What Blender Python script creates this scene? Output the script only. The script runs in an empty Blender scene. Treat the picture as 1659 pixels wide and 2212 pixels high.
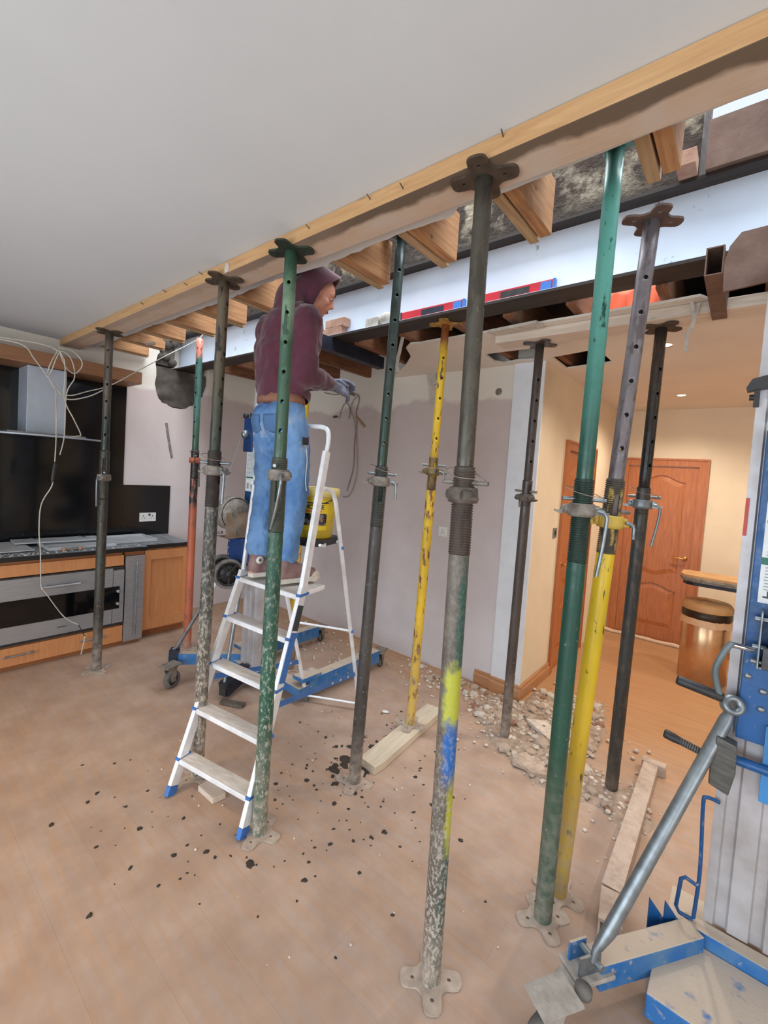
import bpy, bmesh, math, random
from mathutils import Vector, Matrix, Euler
from mathutils.geometry import tessellate_polygon
from mathutils.noise import noise as pnoise
rnd = random.Random(11)
scene = bpy.context.scene
COL = scene.collection
PI = math.pi
V = Vector

# ------------------------------------------------------------------ camera
cam_d = bpy.data.cameras.new('camera'); cam = bpy.data.objects.new('camera', cam_d); COL.objects.link(cam)
YAW, PITCH, ROLL = math.radians(-39.07), math.radians(-2.634), math.radians(3.796)
fw = V((math.sin(YAW)*math.cos(PITCH), math.cos(YAW)*math.cos(PITCH), math.sin(PITCH)))
r0 = V((math.cos(YAW), -math.sin(YAW), 0)); u0 = r0.cross(fw)
rt = r0*math.cos(ROLL) + u0*math.sin(ROLL); up = u0*math.cos(ROLL) - r0*math.sin(ROLL)
cam.matrix_world = Matrix(((rt.x, up.x, -fw.x, 0), (rt.y, up.y, -fw.y, 0), (rt.z, up.z, -fw.z, 1.7), (0, 0, 0, 1)))
cam_d.sensor_fit = 'VERTICAL'; cam_d.sensor_height = 36.0; cam_d.lens = 950.0/2212*36
cam_d.shift_x = -6.2/2212; cam_d.shift_y = -37.9/2212
cam_d.clip_start = 0.05; cam_d.clip_end = 200
scene.camera = cam

# ------------------------------------------------------------------ view, sky, lights
vs = scene.view_settings
scene.display_settings.display_device = 'sRGB'
vs.view_transform = 'Standard'; vs.look = 'None'; vs.gamma = 1.0; vs.use_curve_mapping = False
vs.exposure = 0.35
w = bpy.data.worlds.new('overcast'); scene.world = w; w.use_nodes = True
bg = w.node_tree.nodes['Background']
bg.inputs[0].default_value = (0.80, 0.89, 1.0, 1); bg.inputs[1].default_value = 0.85

def area(name, loc, rot, sx, sy, power, col):
    l = bpy.data.lights.new(name, 'AREA'); l.shape = 'RECTANGLE'; l.size = sx; l.size_y = sy
    l.energy = power; l.color = col
    o = bpy.data.objects.new(name, l); o.location = loc; o.rotation_euler = rot; COL.objects.link(o); return o
# area lamps standing in for daylight from unseen garden doors and an unmodelled side opening
area('garden_door_daylight', (-1.0, -2.55, 1.12), (math.radians(90), 0, 0), 4.6, 1.9, 98, (0.83, 0.93, 1.0))
area('side_daylight_stand_in', (2.45, -0.4, 1.25), (math.radians(90), 0, math.radians(90)), 2.4, 1.5, 30, (0.83, 0.93, 1.0))
# open roof above the cut floor
area('roof_opening_daylight', (-1.6, 2.4, 4.6), (0, 0, 0), 5.5, 2.4, 320, (0.88, 0.94, 1.0))

# ------------------------------------------------------------------ materials
def lin(c):
    out = []
    for v in c[:3]:
        v = v/255.0
        out.append(v/12.92 if v <= 0.04045 else ((v+0.055)/1.055)**2.4)
    return (out[0], out[1], out[2], 1.0)

class NM:
    """small wrapper for building procedural node materials"""
    def __init__(s, name, rough=0.6, metal=0.0, spec=None):
        s.m = bpy.data.materials.new(name); s.m.use_nodes = True
        s.t = s.m.node_tree; s.b = s.t.nodes['Principled BSDF']
        s.b.inputs['Roughness'].default_value = rough; s.b.inputs['Metallic'].default_value = metal
        if spec is not None: s.b.inputs['Specular IOR Level'].default_value = spec
        s._tc = None
    def n(s, typ): return s.t.nodes.new(typ)
    def lk(s, a, b): s.t.links.new(a, b)
    def coord(s, world=False):
        if world:
            return s.n('ShaderNodeNewGeometry').outputs['Position']
        if s._tc is None: s._tc = s.n('ShaderNodeTexCoord')
        return s._tc.outputs['Object']
    def scaled(s, co, sc):
        mp = s.n('ShaderNodeMapping'); mp.inputs['Scale'].default_value = sc; s.lk(co, mp.inputs[0]); return mp.outputs[0]
    def noise(s, scale, detail=4, rough=0.55, stretch=None, world=False, dist=0.0):
        co = s.coord(world)
        if stretch: co = s.scaled(co, stretch)
        nz = s.n('ShaderNodeTexNoise'); nz.inputs['Scale'].default_value = scale
        nz.inputs['Detail'].default_value = detail; nz.inputs['Roughness'].default_value = rough
        nz.inputs['Distortion'].default_value = dist
        s.lk(co, nz.inputs['Vector']); return nz.outputs['Fac']
    def voro(s, scale, stretch=None, world=False):
        co = s.coord(world)
        if stretch: co = s.scaled(co, stretch)
        v = s.n('ShaderNodeTexVoronoi'); v.inputs['Scale'].default_value = scale; s.lk(co, v.inputs['Vector']); return v.outputs['Distance']
    def rng(s, fac, lo, hi, a=0.0, b=1.0):
        r = s.n('ShaderNodeMapRange'); r.inputs[1].default_value = lo; r.inputs[2].default_value = hi
        r.inputs[3].default_value = a; r.inputs[4].default_value = b; r.clamp = True
        s.lk(fac, r.inputs[0]); return r.outputs[0]
    def mth(s, op, a, b=0.0):
        m = s.n('ShaderNodeMath'); m.operation = op
        for i, x in enumerate((a, b)):
            if isinstance(x, (int, float)): m.inputs[i].default_value = x
            else: s.lk(x, m.inputs[i])
        return m.outputs[0]
    def xyz(s, world=False):
        sp = s.n('ShaderNodeSeparateXYZ'); s.lk(s.coord(world), sp.inputs[0]); return sp.outputs
    def mix(s, fac, a, b):
        m = s.n('ShaderNodeMix'); m.data_type = 'RGBA'
        if isinstance(fac, (int, float)): m.inputs[0].default_value = fac
        else: s.lk(fac, m.inputs[0])
        for i, x in ((6, a), (7, b)):
            if isinstance(x, tuple): m.inputs[i].default_value = lin(x)
            else: s.lk(x, m.inputs[i])
        return m.outputs[2]
    def color(s, c):
        if isinstance(c, tuple): s.b.inputs['Base Color'].default_value = lin(c)
        else: s.lk(c, s.b.inputs['Base Color'])
    def rough(s, f): s.lk(f, s.b.inputs['Roughness'])
    def bump(s, h, strength=0.3, dist=0.01):
        b = s.n('ShaderNodeBump'); b.inputs['Strength'].default_value = strength; b.inputs['Distance'].default_value = dist
        s.lk(h, b.inputs['Height']); s.lk(b.outputs[0], s.b.inputs['Normal'])

def flat(name, col, rough=0.6, metal=0.0, var=0.12, scale=9, bump=0.0, bscale=60, stretch=None, col2=None, lo=0.35, hi=0.7):
    m = NM(name, rough, metal)
    c2 = col2 if col2 else tuple(max(0, v*(1-var*2)) for v in col)
    f = m.rng(m.noise(scale, 5, stretch=stretch), lo, hi)
    m.color(m.mix(f, col, c2))
    if bump: m.bump(m.noise(bscale, 4, stretch=stretch), bump, 0.004)
    return m.m

def paint(name, col, chip=(70, 62, 55), chips=0.30, splat=0.0, splatc=(190, 184, 174), dustz=0.25, dustc=(172, 158, 144), rough=0.42, metal=0.0, bands=()):
    """worn tube paint; bands = (z0, z1, colour, softness): coats of another paint at a height; settled cement dust on the foot"""
    m = NM(name, rough, metal)
    if max(col) < 180: col = tuple(v*0.86 for v in col); chip = tuple(v*0.88 for v in chip)
    z = m.xyz()[2]
    c = m.mix(m.rng(m.noise(3.2, 3, stretch=(1, 1, 0.6)), 0.35, 0.7), col, tuple(v*0.78 for v in col))
    for z0, z1, bc, soft in bands:
        wob = m.mth('ADD', z, m.mth('MULTIPLY', m.mth('SUBTRACT', m.noise(22, 3), 0.5), 0.16))
        f = m.mth('MULTIPLY', m.rng(wob, z0-soft, z0+soft), m.rng(wob, z1-soft, z1+soft, 1, 0))
        c = m.mix(f, c, bc)
    ch = m.rng(m.noise(34, 6, 0.65, stretch=(1, 1, 0.32)), 0.66-chips*0.28, 0.70-chips*0.24)
    c = m.mix(ch, c, chip)
    if splat:
        sp = m.rng(m.noise(75, 5, 0.7, stretch=(1, 1, 0.55)), 0.66-splat*0.16, 0.70-splat*0.14)
        sp = m.mth('MULTIPLY', sp, m.rng(z, 0.0, 1.3, 1.0, 0.25))
        c = m.mix(sp, c, splatc)
    if dustz:
        d = m.mth('MULTIPLY', m.rng(z, 0.02, dustz*1.7, 1, 0), m.rng(m.noise(26, 5), 0.30, 0.62, 1.0, 0.25))
        c = m.mix(d, c, dustc)
    m.color(c)
    m.rough(m.rng(m.noise(20, 3), 0.3, 0.7, rough-0.1, rough+0.2))
    m.bump(m.noise(60, 4), 0.15, 0.003)
    return m.m

def wood(name, a, b, grain=(1.0, 14, 14), rough=0.55, knots=True, stain=None, stain_lo=0.56):
    m = NM(name, rough)
    f = m.rng(m.noise(4.5, 6, 0.6, stretch=grain, dist=0.6), 0.32, 0.70)
    c = m.mix(f, a, b)
    if knots:
        k = m.rng(m.voro(3.3, stretch=(1.0, 2.2, 2.2)), 0.03, 0.10, 1, 0)
        c = m.mix(m.mth('MULTIPLY', k, 0.75), c, tuple(v*0.5 for v in b))
    if stain:
        c = m.mix(m.rng(m.noise(1.9, 5, 0.6), stain_lo, stain_lo+0.14), c, stain)
    m.color(c); m.bump(m.noise(8, 5, stretch=grain), 0.12, 0.003)
    return m.m

MT = {}
MT['ceiling'] = flat('ceiling_paint', (212, 217, 221), 0.9, var=0.015, scale=1.2, bump=0.05, bscale=300)
MT['board_edge'] = flat('plasterboard_edge', (206, 196, 184), 0.95, var=0.07, scale=30, bump=0.3, bscale=90)
MT['steel_grey'] = flat('brushed_steel', (176, 178, 182), 0.34, 0.6, var=0.06, scale=6, stretch=(1, 1, 40))
MT['alu'] = flat('ladder_aluminium', (244, 246, 250), 0.36, 0.15, var=0.05, scale=12)
MT['alu_dusty'] = flat('dusty_aluminium_tread', (224, 221, 218), 0.6, 0.1, var=0.10, scale=14, stretch=(1, 5, 1), col2=(198, 190, 184))
MT['mast'] = flat('anodised_mast', (192, 190, 194), 0.5, 0.3, var=0.08, scale=10, col2=(170, 164, 164))
MT['zinc'] = flat('galvanised_tube', (150, 158, 164), 0.4, 0.75, var=0.10, scale=22)
MT['zinc_dull'] = flat('dull_casting', (150, 144, 136), 0.62, 0.35, var=0.14, scale=30, col2=(104, 94, 84))
MT['cast_dark'] = flat('dirty_casting', (112, 102, 94), 0.7, 0.2, var=0.16, scale=30, col2=(74, 64, 58))
MT['chrome'] = flat('chromed_steel', (215, 216, 220), 0.16, 1.0, var=0.03)
MT['blue'] = paint('lift_blue_paint', (26, 100, 172), chip=(90, 130, 175), chips=0.18, splat=0.15, splatc=(176, 166, 156), dustz=0, rough=0.4)
m = NM('lift_base_blue_under_dust', 0.55)
nz = m.n('ShaderNodeNewGeometry'); sp = m.n('ShaderNodeSeparateXYZ'); m.lk(nz.outputs['Normal'], sp.inputs[0])
c = m.mix(m.rng(m.noise(9, 5), 0.42, 0.68), (40, 104, 168), (84, 124, 160))
c = m.mix(m.rng(m.noise(28, 5, 0.65), 0.60, 0.70), c, (168, 158, 150))
c = m.mix(m.mth('MULTIPLY', m.rng(sp.outputs[2], 0.5, 0.9), m.rng(m.noise(20, 5), 0.22, 0.40)), c, (188, 172, 156))
m.color(c); m.bump(m.noise(45, 5), 0.3, 0.004); MT['blue_dust'] = m.m
MT['blue_dark'] = flat('dark_lift_blue', (28, 64, 122), 0.42, 0.1, var=0.1)
MT['navy'] = flat('dark_blue_fork', (38, 44, 62), 0.5, 0.2, var=0.2, scale=14, col2=(26, 28, 36))
MT['blue_plastic'] = flat('blue_plastic', (62, 118, 194), 0.45, var=0.06)
MT['black_plastic'] = flat('black_plastic', (30, 30, 33), 0.5, var=0.2, scale=30, col2=(52, 50, 50))
MT['rubber'] = flat('grey_rubber', (118, 114, 110), 0.75, var=0.15, scale=20)
MT['black_gloss'] = flat('black_gloss_panel', (13, 14, 16), 0.13, var=0.2, scale=4, col2=(20, 22, 25))
MT['black_glass'] = flat('oven_glass', (8, 9, 11), 0.08, var=0.1)
MT['orange_wood'] = wood('beech_cabinet_front', (208, 144, 94), (192, 126, 78), grain=(14, 14, 1.0), rough=0.42, knots=False)
MT['door_wood'] = wood('oak_veneer_door', (186, 116, 70), (160, 92, 52), grain=(14, 14, 1.2), rough=0.4, knots=False)
MT['pelmet'] = wood('cornice_board', (150, 106, 74), (128, 88, 60), grain=(14, 1.0, 14), rough=0.5, knots=False)
MT['plinth'] = wood('plinth_board', (170, 106, 62), (146, 88, 50), grain=(14, 1.0, 14), rough=0.55, knots=False)
MT['skirting'] = wood('skirting_wood', (188, 138, 98), (166, 114, 76), grain=(1.0, 1.0, 14), rough=0.4, knots=False)
MT['timber'] = wood('sawn_softwood', (190, 144, 100), (152, 104, 66), grain=(14, 1.0, 14), rough=0.8, stain=(124, 88, 62), stain_lo=0.56)
MT['batten'] = wood('dirty_batten', (184, 154, 118), (152, 122, 90), grain=(14, 1.0, 14), rough=0.75)
MT['old_joist'] = wood('old_brown_joist', (142, 94, 64), (104, 66, 44), grain=(14, 1.0, 14), rough=0.8, stain=(74, 54, 42))
MT['head_timber'] = wood('header_softwood', (224, 176, 118), (204, 150, 92), grain=(1.0, 14, 14), rough=0.7, stain=(134, 104, 78), stain_lo=0.60)
MT['pale_timber'] = wood('plaster_splashed_timber', (218, 204, 190), (198, 180, 162), grain=(1.0, 14, 14), rough=0.85)
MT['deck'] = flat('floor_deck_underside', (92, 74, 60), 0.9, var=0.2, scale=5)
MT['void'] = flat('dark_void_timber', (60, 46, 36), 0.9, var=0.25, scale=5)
m = NM('primed_steel_white', 0.42)
c = m.mix(m.rng(m.noise(2.2, 3), 0.3, 0.7), (222, 230, 241), (204, 214, 229))
pos = m.xyz()
spots = m.mth('MULTIPLY', m.rng(m.noise(16, 6, 0.7), 0.60, 0.66), m.rng(m.noise(1.7, 2), 0.54, 0.62))
c = m.mix(spots, c, (92, 88, 84)); m.color(c); MT['web'] = m.m
MT['flange'] = flat('dirty_steel_flange', (62, 52, 46), 0.62, 0.25, var=0.2, scale=10, col2=(44, 36, 32), stretch=(0.3, 6, 6))
MT['rust'] = flat('rusty_steel', (122, 98, 86), 0.75, 0.2, var=0.18, scale=9, col2=(96, 70, 58), bump=0.15, bscale=70)
MT['brick'] = flat('fletton_brick', (182, 146, 124), 0.9, var=0.15, scale=14, bump=0.4, bscale=60, col2=(158, 118, 98))
MT['brick_pale'] = flat('mortared_brick', (206, 198, 186), 0.9, var=0.12, scale=14, bump=0.4, bscale=60)
MT['red'] = flat('red_level_paint', (206, 40, 52), 0.4, var=0.1)
MT['white_plastic'] = flat('white_plastic', (232, 232, 228), 0.4, var=0.03)
MT['cable'] = flat('grey_white_cable', (206, 200, 188), 0.5, var=0.08)
MT['cable_grey'] = flat('dusty_grey_cable', (150, 140, 130), 0.6, var=0.1)
MT['label'] = flat('label_white', (222, 226, 228), 0.5, var=0.05, scale=20)
MT['ink'] = flat('label_ink', (60, 64, 72), 0.6, var=0.05)
MT['ink_pale'] = flat('label_small_print', (150, 158, 164), 0.6, var=0.05)
MT['ink_red'] = flat('label_red', (196, 70, 60), 0.5, var=0.05)
MT['ink_green'] = flat('label_green', (28, 106, 88), 0.5, var=0.05)
MT['ink_orange'] = flat('label_orange', (232, 112, 62), 0.5, var=0.05)
MT['hood'] = flat('hood_steel', (186, 194, 206), 0.45, 0.35, var=0.04, scale=5)
MT['tray'] = flat('pale_grey_panel', (198, 202, 206), 0.45, var=0.05, scale=8)
MT['worktop'] = flat('worktop_under_dust', (150, 152, 156), 0.7, var=0.12, scale=16, col2=(112, 114, 118))
MT['worktop_edge'] = flat('black_worktop_edge', (22, 22, 24), 0.4, var=0.1)
MT['bin_steel'] = flat('bronze_bin_steel', (214, 176, 138), 0.26, 0.85, var=0.05)
MT['bin_lid'] = flat('tan_bin_lid', (196, 152, 104), 0.5, 0.1, var=0.06)
MT['bin_band'] = flat('dark_bin_collar', (58, 46, 36), 0.35, 0.4, var=0.1)
MT['bag'] = flat('thin_bin_bag', (214, 176, 140), 0.35, var=0.06)
MT['orange_cloth'] = flat('orange_hi_vis_cloth', (244, 96, 40), 0.7, var=0.08, scale=8)
_ob = MT['orange_cloth'].node_tree.nodes['Principled BSDF']
MT['mortar'] = flat('dark_wet_mortar', (96, 88, 80), 0.95, var=0.2, scale=8, bump=0.8, bscale=26, col2=(66, 60, 54))
MT['dropping'] = flat('dark_mortar_dropping', (66, 58, 50), 0.9, var=0.2, scale=40)
MT['rubble'] = flat('plaster_rubble', (196, 178, 162), 0.95, var=0.14, scale=20, bump=0.5, bscale=50, col2=(160, 138, 120))
MT['rubble_pale'] = flat('pale_plaster_lump', (224, 210, 196), 0.95, var=0.1, scale=20, bump=0.5, bscale=50)
MT['rubble_brick'] = flat('brick_rubble', (176, 130, 108), 0.95, var=0.14, scale=20, bump=0.5, bscale=50)
MT['dusty_board'] = wood('cement_dusted_board', (212, 200, 180), (192, 176, 154), grain=(14, 1.0, 14), rough=0.9)
MT['bucket'] = flat('yellow_bucket', (226, 200, 40), 0.42, var=0.08, scale=10, col2=(190, 160, 60))
MT['bucket_rim'] = flat('bucket_rim', (236, 214, 130), 0.45, var=0.06)
MT['hammer'] = flat('worn_hammer_steel', (104, 102, 98), 0.55, 0.5, var=0.14, scale=18, col2=(80, 78, 76), stretch=(1, 8, 8))
MT['brass'] = flat('brass_handle', (226, 170, 106), 0.2, 1.0, var=0.03)
MT['lamp'] = None
m = NM('downlight_lens'); m.color((255, 244, 224)); m.b.inputs['Emission Color'].default_value = (1.0, 0.86, 0.66, 1); m.b.inputs['Emission Strength'].default_value = 14; MT['lamp'] = m.m
MT['grey_dust'] = flat('thick_grey_dust', (178, 170, 162), 0.9, var=0.12, scale=26, bump=0.5, bscale=60, col2=(150, 142, 134))
MT['sheet'] = flat('dust_sheet', (226, 196, 172), 0.9, var=0.05)
# ------------------------------------------------------------------ mesh helpers
class MB:
    """collects primitives into one mesh"""
    def __init__(s): s.v = []; s.f = []; s.sm = []
    def add(s, vs_, fs, smooth=False, mat=None):
        o = len(s.v)
        s.v += [tuple(mat @ V(p)) if mat is not None else tuple(p) for p in vs_]
        s.f += [tuple(i+o for i in f) for f in fs]; s.sm += [smooth]*len(fs); return s
    def box(s, a, b, mat=None):
        x0, y0, z0 = a; x1, y1, z1 = b
        vs_ = [(x0, y0, z0), (x1, y0, z0), (x1, y1, z0), (x0, y1, z0), (x0, y0, z1), (x1, y0, z1), (x1, y1, z1), (x0, y1, z1)]
        return s.add(vs_, [(0, 3, 2, 1), (4, 5, 6, 7), (0, 1, 5, 4), (1, 2, 6, 5), (2, 3, 7, 6), (3, 0, 4, 7)], False, mat)
    def cyl(s, p0, p1, r0_, r1_=None, seg=14, smooth=True):
        r1_ = r0_ if r1_ is None else r1_
        return s.tube([p0, p1], [r0_, r1_], seg, smooth)
    def tube(s, pts, r, seg=8, smooth=True):
        pts = [V(p) for p in pts]; n = len(pts)
        rs = list(r) if isinstance(r, (list, tuple)) else [r]*n
        vs_ = []; fs = []
        d0 = (pts[1]-pts[0]).normalized()
        a = V((0, 0, 1)) if abs(d0.z) < 0.9 else V((1, 0, 0))
        nrm = d0.cross(a).normalized()
        for i, p in enumerate(pts):
            d = (pts[min(i+1, n-1)]-pts[max(i-1, 0)])
            d = d.normalized() if d.length > 1e-9 else d0
            nrm = (nrm - d*nrm.dot(d))
            nrm = nrm.normalized() if nrm.length > 1e-6 else d.orthogonal().normalized()
            b = d.cross(nrm)
            for k in range(seg):
                t = 2*PI*k/seg; vs_.append(p + (nrm*math.cos(t)+b*math.sin(t))*rs[i])
        for i in range(n-1):
            for k in range(seg):
                k2 = (k+1) % seg
                fs.append((i*seg+k, i*seg+k2, (i+1)*seg+k2, (i+1)*seg+k))
        s.add(vs_, fs, smooth)
        s.add(vs_[:seg], [tuple(range(seg))[::-1]]); s.add(vs_[-seg:], [tuple(range(seg))]); return s
    def lathe(s, prof, seg=20, c=(0, 0, 0), smooth=True, mat=None, gap=None, close=False):
        """profile of (r, z) turned about z; gap = (first, last segment left out, row0, row1)"""
        vs_ = []; fs = []
        for r, z in prof:
            for k in range(seg):
                t = 2*PI*k/seg; vs_.append((c[0]+r*math.cos(t), c[1]+r*math.sin(t), c[2]+z))
        for i in range(len(prof)-1):
            for k in range(seg):
                if gap and gap[0] <= k < gap[1] and gap[2] <= i < gap[3]: continue
                k2 = (k+1) % seg
                fs.append((i*seg+k, i*seg+k2, (i+1)*seg+k2, (i+1)*seg+k))
        s.add(vs_, fs, smooth, mat)
        if close:
            s.add(vs_[:seg], [tuple(range(seg))[::-1]], False, mat); s.add(vs_[-seg:], [tuple(range(seg))], False, mat)
        return s
    def prism(s, poly, z0, z1, mat=None, holes=()):
        """2D outline (with holes) given thickness from z0 to z1"""
        loops = [list(poly)] + [list(h) for h in holes]
        flatl = [p for l in loops for p in l]; n = len(flatl)
        tris = tessellate_polygon([[V((p[0], p[1], 0)) for p in l] for l in loops])
        vs_ = [(p[0], p[1], z0) for p in flatl] + [(p[0], p[1], z1) for p in flatl]
        fs = []
        for t in tris:
            a, b, c = [V((flatl[i][0], flatl[i][1], 0)) for i in t]
            if (b-a).cross(c-a).z < 0: t = (t[0], t[2], t[1])
            fs.append((t[2]+0, t[1]+0, t[0]+0)); fs.append((t[0]+n, t[1]+n, t[2]+n))
        o = 0
        for li, l in enumerate(loops):
            m_ = len(l)
            ar = sum(l[i][0]*l[(i+1) % m_][1]-l[(i+1) % m_][0]*l[i][1] for i in range(m_))
            fl = (ar > 0) == (li == 0)
            for i in range(m_):
                j = (i+1) % m_
                q = (o+i, o+j, o+j+n, o+i+n)
                fs.append(q if fl else q[::-1])
            o += m_
        return s.add(vs_, fs, False, mat)
    def ell(s, c, r, seg=14, rings=9, mat=None):
        vs_ = [(c[0], c[1], c[2]-r[2])]; fs = []
        for i in range(1, rings):
            a = PI*i/rings
            for k in range(seg):
                t = 2*PI*k/seg
                vs_.append((c[0]+r[0]*math.sin(a)*math.cos(t), c[1]+r[1]*math.sin(a)*math.sin(t), c[2]-r[2]*math.cos(a)))
        vs_.append((c[0], c[1], c[2]+r[2])); L = len(vs_)-1
        for k in range(seg):
            k2 = (k+1) % seg
            fs.append((0, 1+k2, 1+k))
            for i in range(rings-2): fs.append((1+i*seg+k, 1+i*seg+k2, 1+(i+1)*seg+k2, 1+(i+1)*seg+k))
            fs.append((L, 1+(rings-2)*seg+k, 1+(rings-2)*seg+k2))
        return s.add(vs_, fs, True, mat)
    def mesh(s, name):
        me = bpy.data.meshes.new(name); me.from_pydata(s.v, [], s.f); me.polygons.foreach_set('use_smooth', s.sm)
        me.update(); return me

def obj(name, mb, mat, parent=None, loc=None, rot=None, bev=0.0, fixn=False):
    me = mb.mesh(name) if isinstance(mb, MB) else mb
    if fixn:
        b = bmesh.new(); b.from_mesh(me); bmesh.ops.recalc_face_normals(b, faces=b.faces); b.to_mesh(me); b.free()
    o = bpy.data.objects.new(name, me); COL.objects.link(o)
    if mat is not None and not me.materials: me.materials.append(mat)
    if parent is not None: o.parent = parent
    if loc is not None: o.location = loc
    if rot is not None: o.rotation_euler = rot
    if bev:
        bv = o.modifiers.new('bevel', 'BEVEL'); bv.width = bev; bv.segments = 2; bv.limit_method = 'ANGLE'; bv.angle_limit = 0.7
    return o
def tag(o, label, cat=None, group=None, kind=None):
    if label: o['label'] = label
    if cat: o['category'] = cat
    if group: o['group'] = group
    if kind: o['kind'] = kind
    return o
def thing(name, label, cat, loc=(0, 0, 0), rotz=0.0, group=None, rot=None):
    o = bpy.data.objects.new(name, None); COL.objects.link(o); o.empty_display_size = 0.05
    o.location = loc; o.rotation_euler = rot if rot else (0, 0, rotz)
    return tag(o, label, cat, group)
def struct(name, mb, mat, parent=None, **k):
    o = obj(name, mb, mat, parent, **k)
    if parent is None: o['kind'] = 'structure'
    return o
def B(a, b): return MB().box(a, b)
def smooth_path(pts, n=5):
    """Catmull-Rom through the points"""
    P = [V(p) for p in pts]; out = []
    for i in range(len(P)-1):
        p0 = P[max(i-1, 0)]; p1 = P[i]; p2 = P[i+1]; p3 = P[min(i+2, len(P)-1)]
        for k in range(n):
            t = k/n
            out.append(0.5*((2*p1)+(p2-p0)*t+(2*p0-5*p1+4*p2-p3)*t*t+(3*p1-p0-3*p2+p3)*t**3))
    out.append(P[-1]); return out
def bar(a, b, w_, h_, upv=(0, 0, 1)):
    """square bar from a to b: matrix whose x axis runs along it, length returned"""
    a = V(a); b = V(b); d = b-a; x = d.normalized(); y = V(upv).cross(x)
    y = y.normalized() if y.length > 1e-6 else V((0, 1, 0)); z = x.cross(y)
    M = Matrix(((x.x, y.x, z.x, a.x), (x.y, y.y, z.y, a.y), (x.z, y.z, z.z, a.z), (0, 0, 0, 1)))
    return MB().box((0, -w_/2, -h_/2), (d.length, w_/2, h_/2), M)
def addbar(mb, a, b, w_, h_, upv=(0, 0, 1)):
    o = bar(a, b, w_, h_, upv); return mb.add(o.v, o.f)
def circ(cx, cy, r, n=10): return [(cx+r*math.cos(2*PI*k/n), cy+r*math.sin(2*PI*k/n)) for k in range(n)]

# ------------------------------------------------------------------ the setting
XL, YB, XH, YF = -4.85, 3.35, -1.25, 5.85       # kitchen wall, plaster wall, hall wall, far hall wall
ZC, ZH = 2.705, 2.635                            # the two ceilings
m = NM('laminate_under_dust', 0.5)
g = m.noise(2.6, 6, 0.6, stretch=(1.0, 15, 1), world=True)
c = m.mix(m.rng(g, 0.3, 0.7), (194, 150, 108), (174, 128, 88))
info = m.n('ShaderNodeObjectInfo')
c = m.mix(m.rng(info.outputs['Random'], 0, 1, 0, 0.30), c, (178, 134, 92))
pos = m.xyz(True)
dx = m.mth('SUBTRACT', pos[0], -1.6); dy = m.mth('SUBTRACT', pos[1], 1.75)
d2 = m.mth('ADD', m.mth('MULTIPLY', m.mth('MULTIPLY', dx, dx), 0.16), m.mth('MULTIPLY', m.mth('MULTIPLY', dy, dy), 0.36))
d2 = m.mth('ADD', d2, m.mth('MULTIPLY', m.mth('SUBTRACT', m.noise(1.3, 4, world=True), 0.5), 0.9))
dust = m.rng(d2, 0.35, 2.6, 0.95, 0.46)
hall = m.rng(m.mth('ADD', pos[1], m.mth('MULTIPLY', m.mth('SUBTRACT', m.noise(3, 3, world=True), 0.5), 0.5)), 2.9, 3.5, 1.0, 0.22)
dust = m.mth('MULTIPLY', dust, hall)
dust = m.mth('MULTIPLY', dust, m.rng(m.noise(5, 6, 0.65, stretch=(0.7, 6, 1), world=True), 0.32, 0.60, 0.60, 1.0))
c = m.mix(dust, c, m.mix(m.rng(m.noise(5, 4, world=True), 0.35, 0.65), (179, 158, 145), (160, 138, 125)))
m.color(c); m.rough(m.rng(dust, 0.1, 0.6, 0.42, 0.85)); m.bump(m.noise(35, 5, world=True), 0.06, 0.003)
MT['floor'] = m.m
floor = struct('floor', B((-5.0, -2.7, -0.12), (2.7, YF+0.1, -0.009)), MT['floor'])
PW, PL = 0.192, 1.285
pm_ = MB().box((0.00015, 0.00015, -0.009), (PL-0.00015, PW-0.00015, 0.0)).mesh('plank'); pm_.materials.append(MT['floor'])
row = 0; y = -0.1
while y < YF-0.02:
    off = (row*0.43) % PL
    x = XL - off + 0.0
    while x < 1.4:
        if x+PL > XL+0.02 and (x > -2.6 or y > 0.25) and not (y > YB and x+PL < XH) and not (y > 3.0 and x > 0.8) and not (y < 1.1 and x > 0.2):
            o = bpy.data.objects.new('plank', pm_); COL.objects.link(o); o.parent = floor; o.location = (x, y, 0)
            if x < XL: o.location.x = XL; o.scale.x = (x+PL-XL)/PL
            if y+PW > YF: o.scale.y = (YF-y)/PW
        x += PL
    y += PW; row += 1

# kitchen wall (left) : pink bonding plaster with cream paint above
m = NM('bare_plaster', 0.92)
z = m.xyz(True)[2]; px_ = m.xyz(True)[0]
n1 = m.noise(2.3, 5, world=True); n2 = m.noise(9, 5, 0.6, world=True)
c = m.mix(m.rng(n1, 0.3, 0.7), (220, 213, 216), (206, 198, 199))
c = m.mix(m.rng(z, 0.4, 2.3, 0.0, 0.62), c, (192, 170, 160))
c = m.mix(m.mth('MULTIPLY', m.rng(n2, 0.5, 0.75), 0.16), c, (222, 212, 208))
edge = m.mth('ADD', z, m.mth('MULTIPLY', m.mth('SUBTRACT', n1, 0.5), 0.34))
edge = m.mth('ADD', edge, m.rng(px_, -4.8, -4.7, -0.07, 0.0))
top = m.rng(edge, 2.36, 2.40)
right = m.rng(m.mth('ADD', px_, m.mth('MULTIPLY', m.mth('SUBTRACT', n2, 0.5), 0.012)), -1.496, -1.488)
c = m.mix(m.mth('MAXIMUM', top, right), c, (224, 216, 204))
m.color(c); m.bump(m.noise(26, 6, 0.6, world=True), 0.22, 0.006)
MT['plaster'] = m.m
MT['cream'] = flat('cream_wall_paint', (228, 212, 188), 0.85, var=0.02, scale=3, bump=0.04, bscale=200)
MT['tan_wall'] = flat('tan_upper_wall', (196, 170, 142), 0.9, var=0.06, scale=6)
m = NM('old_masonry_plaster', 0.95)
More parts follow.
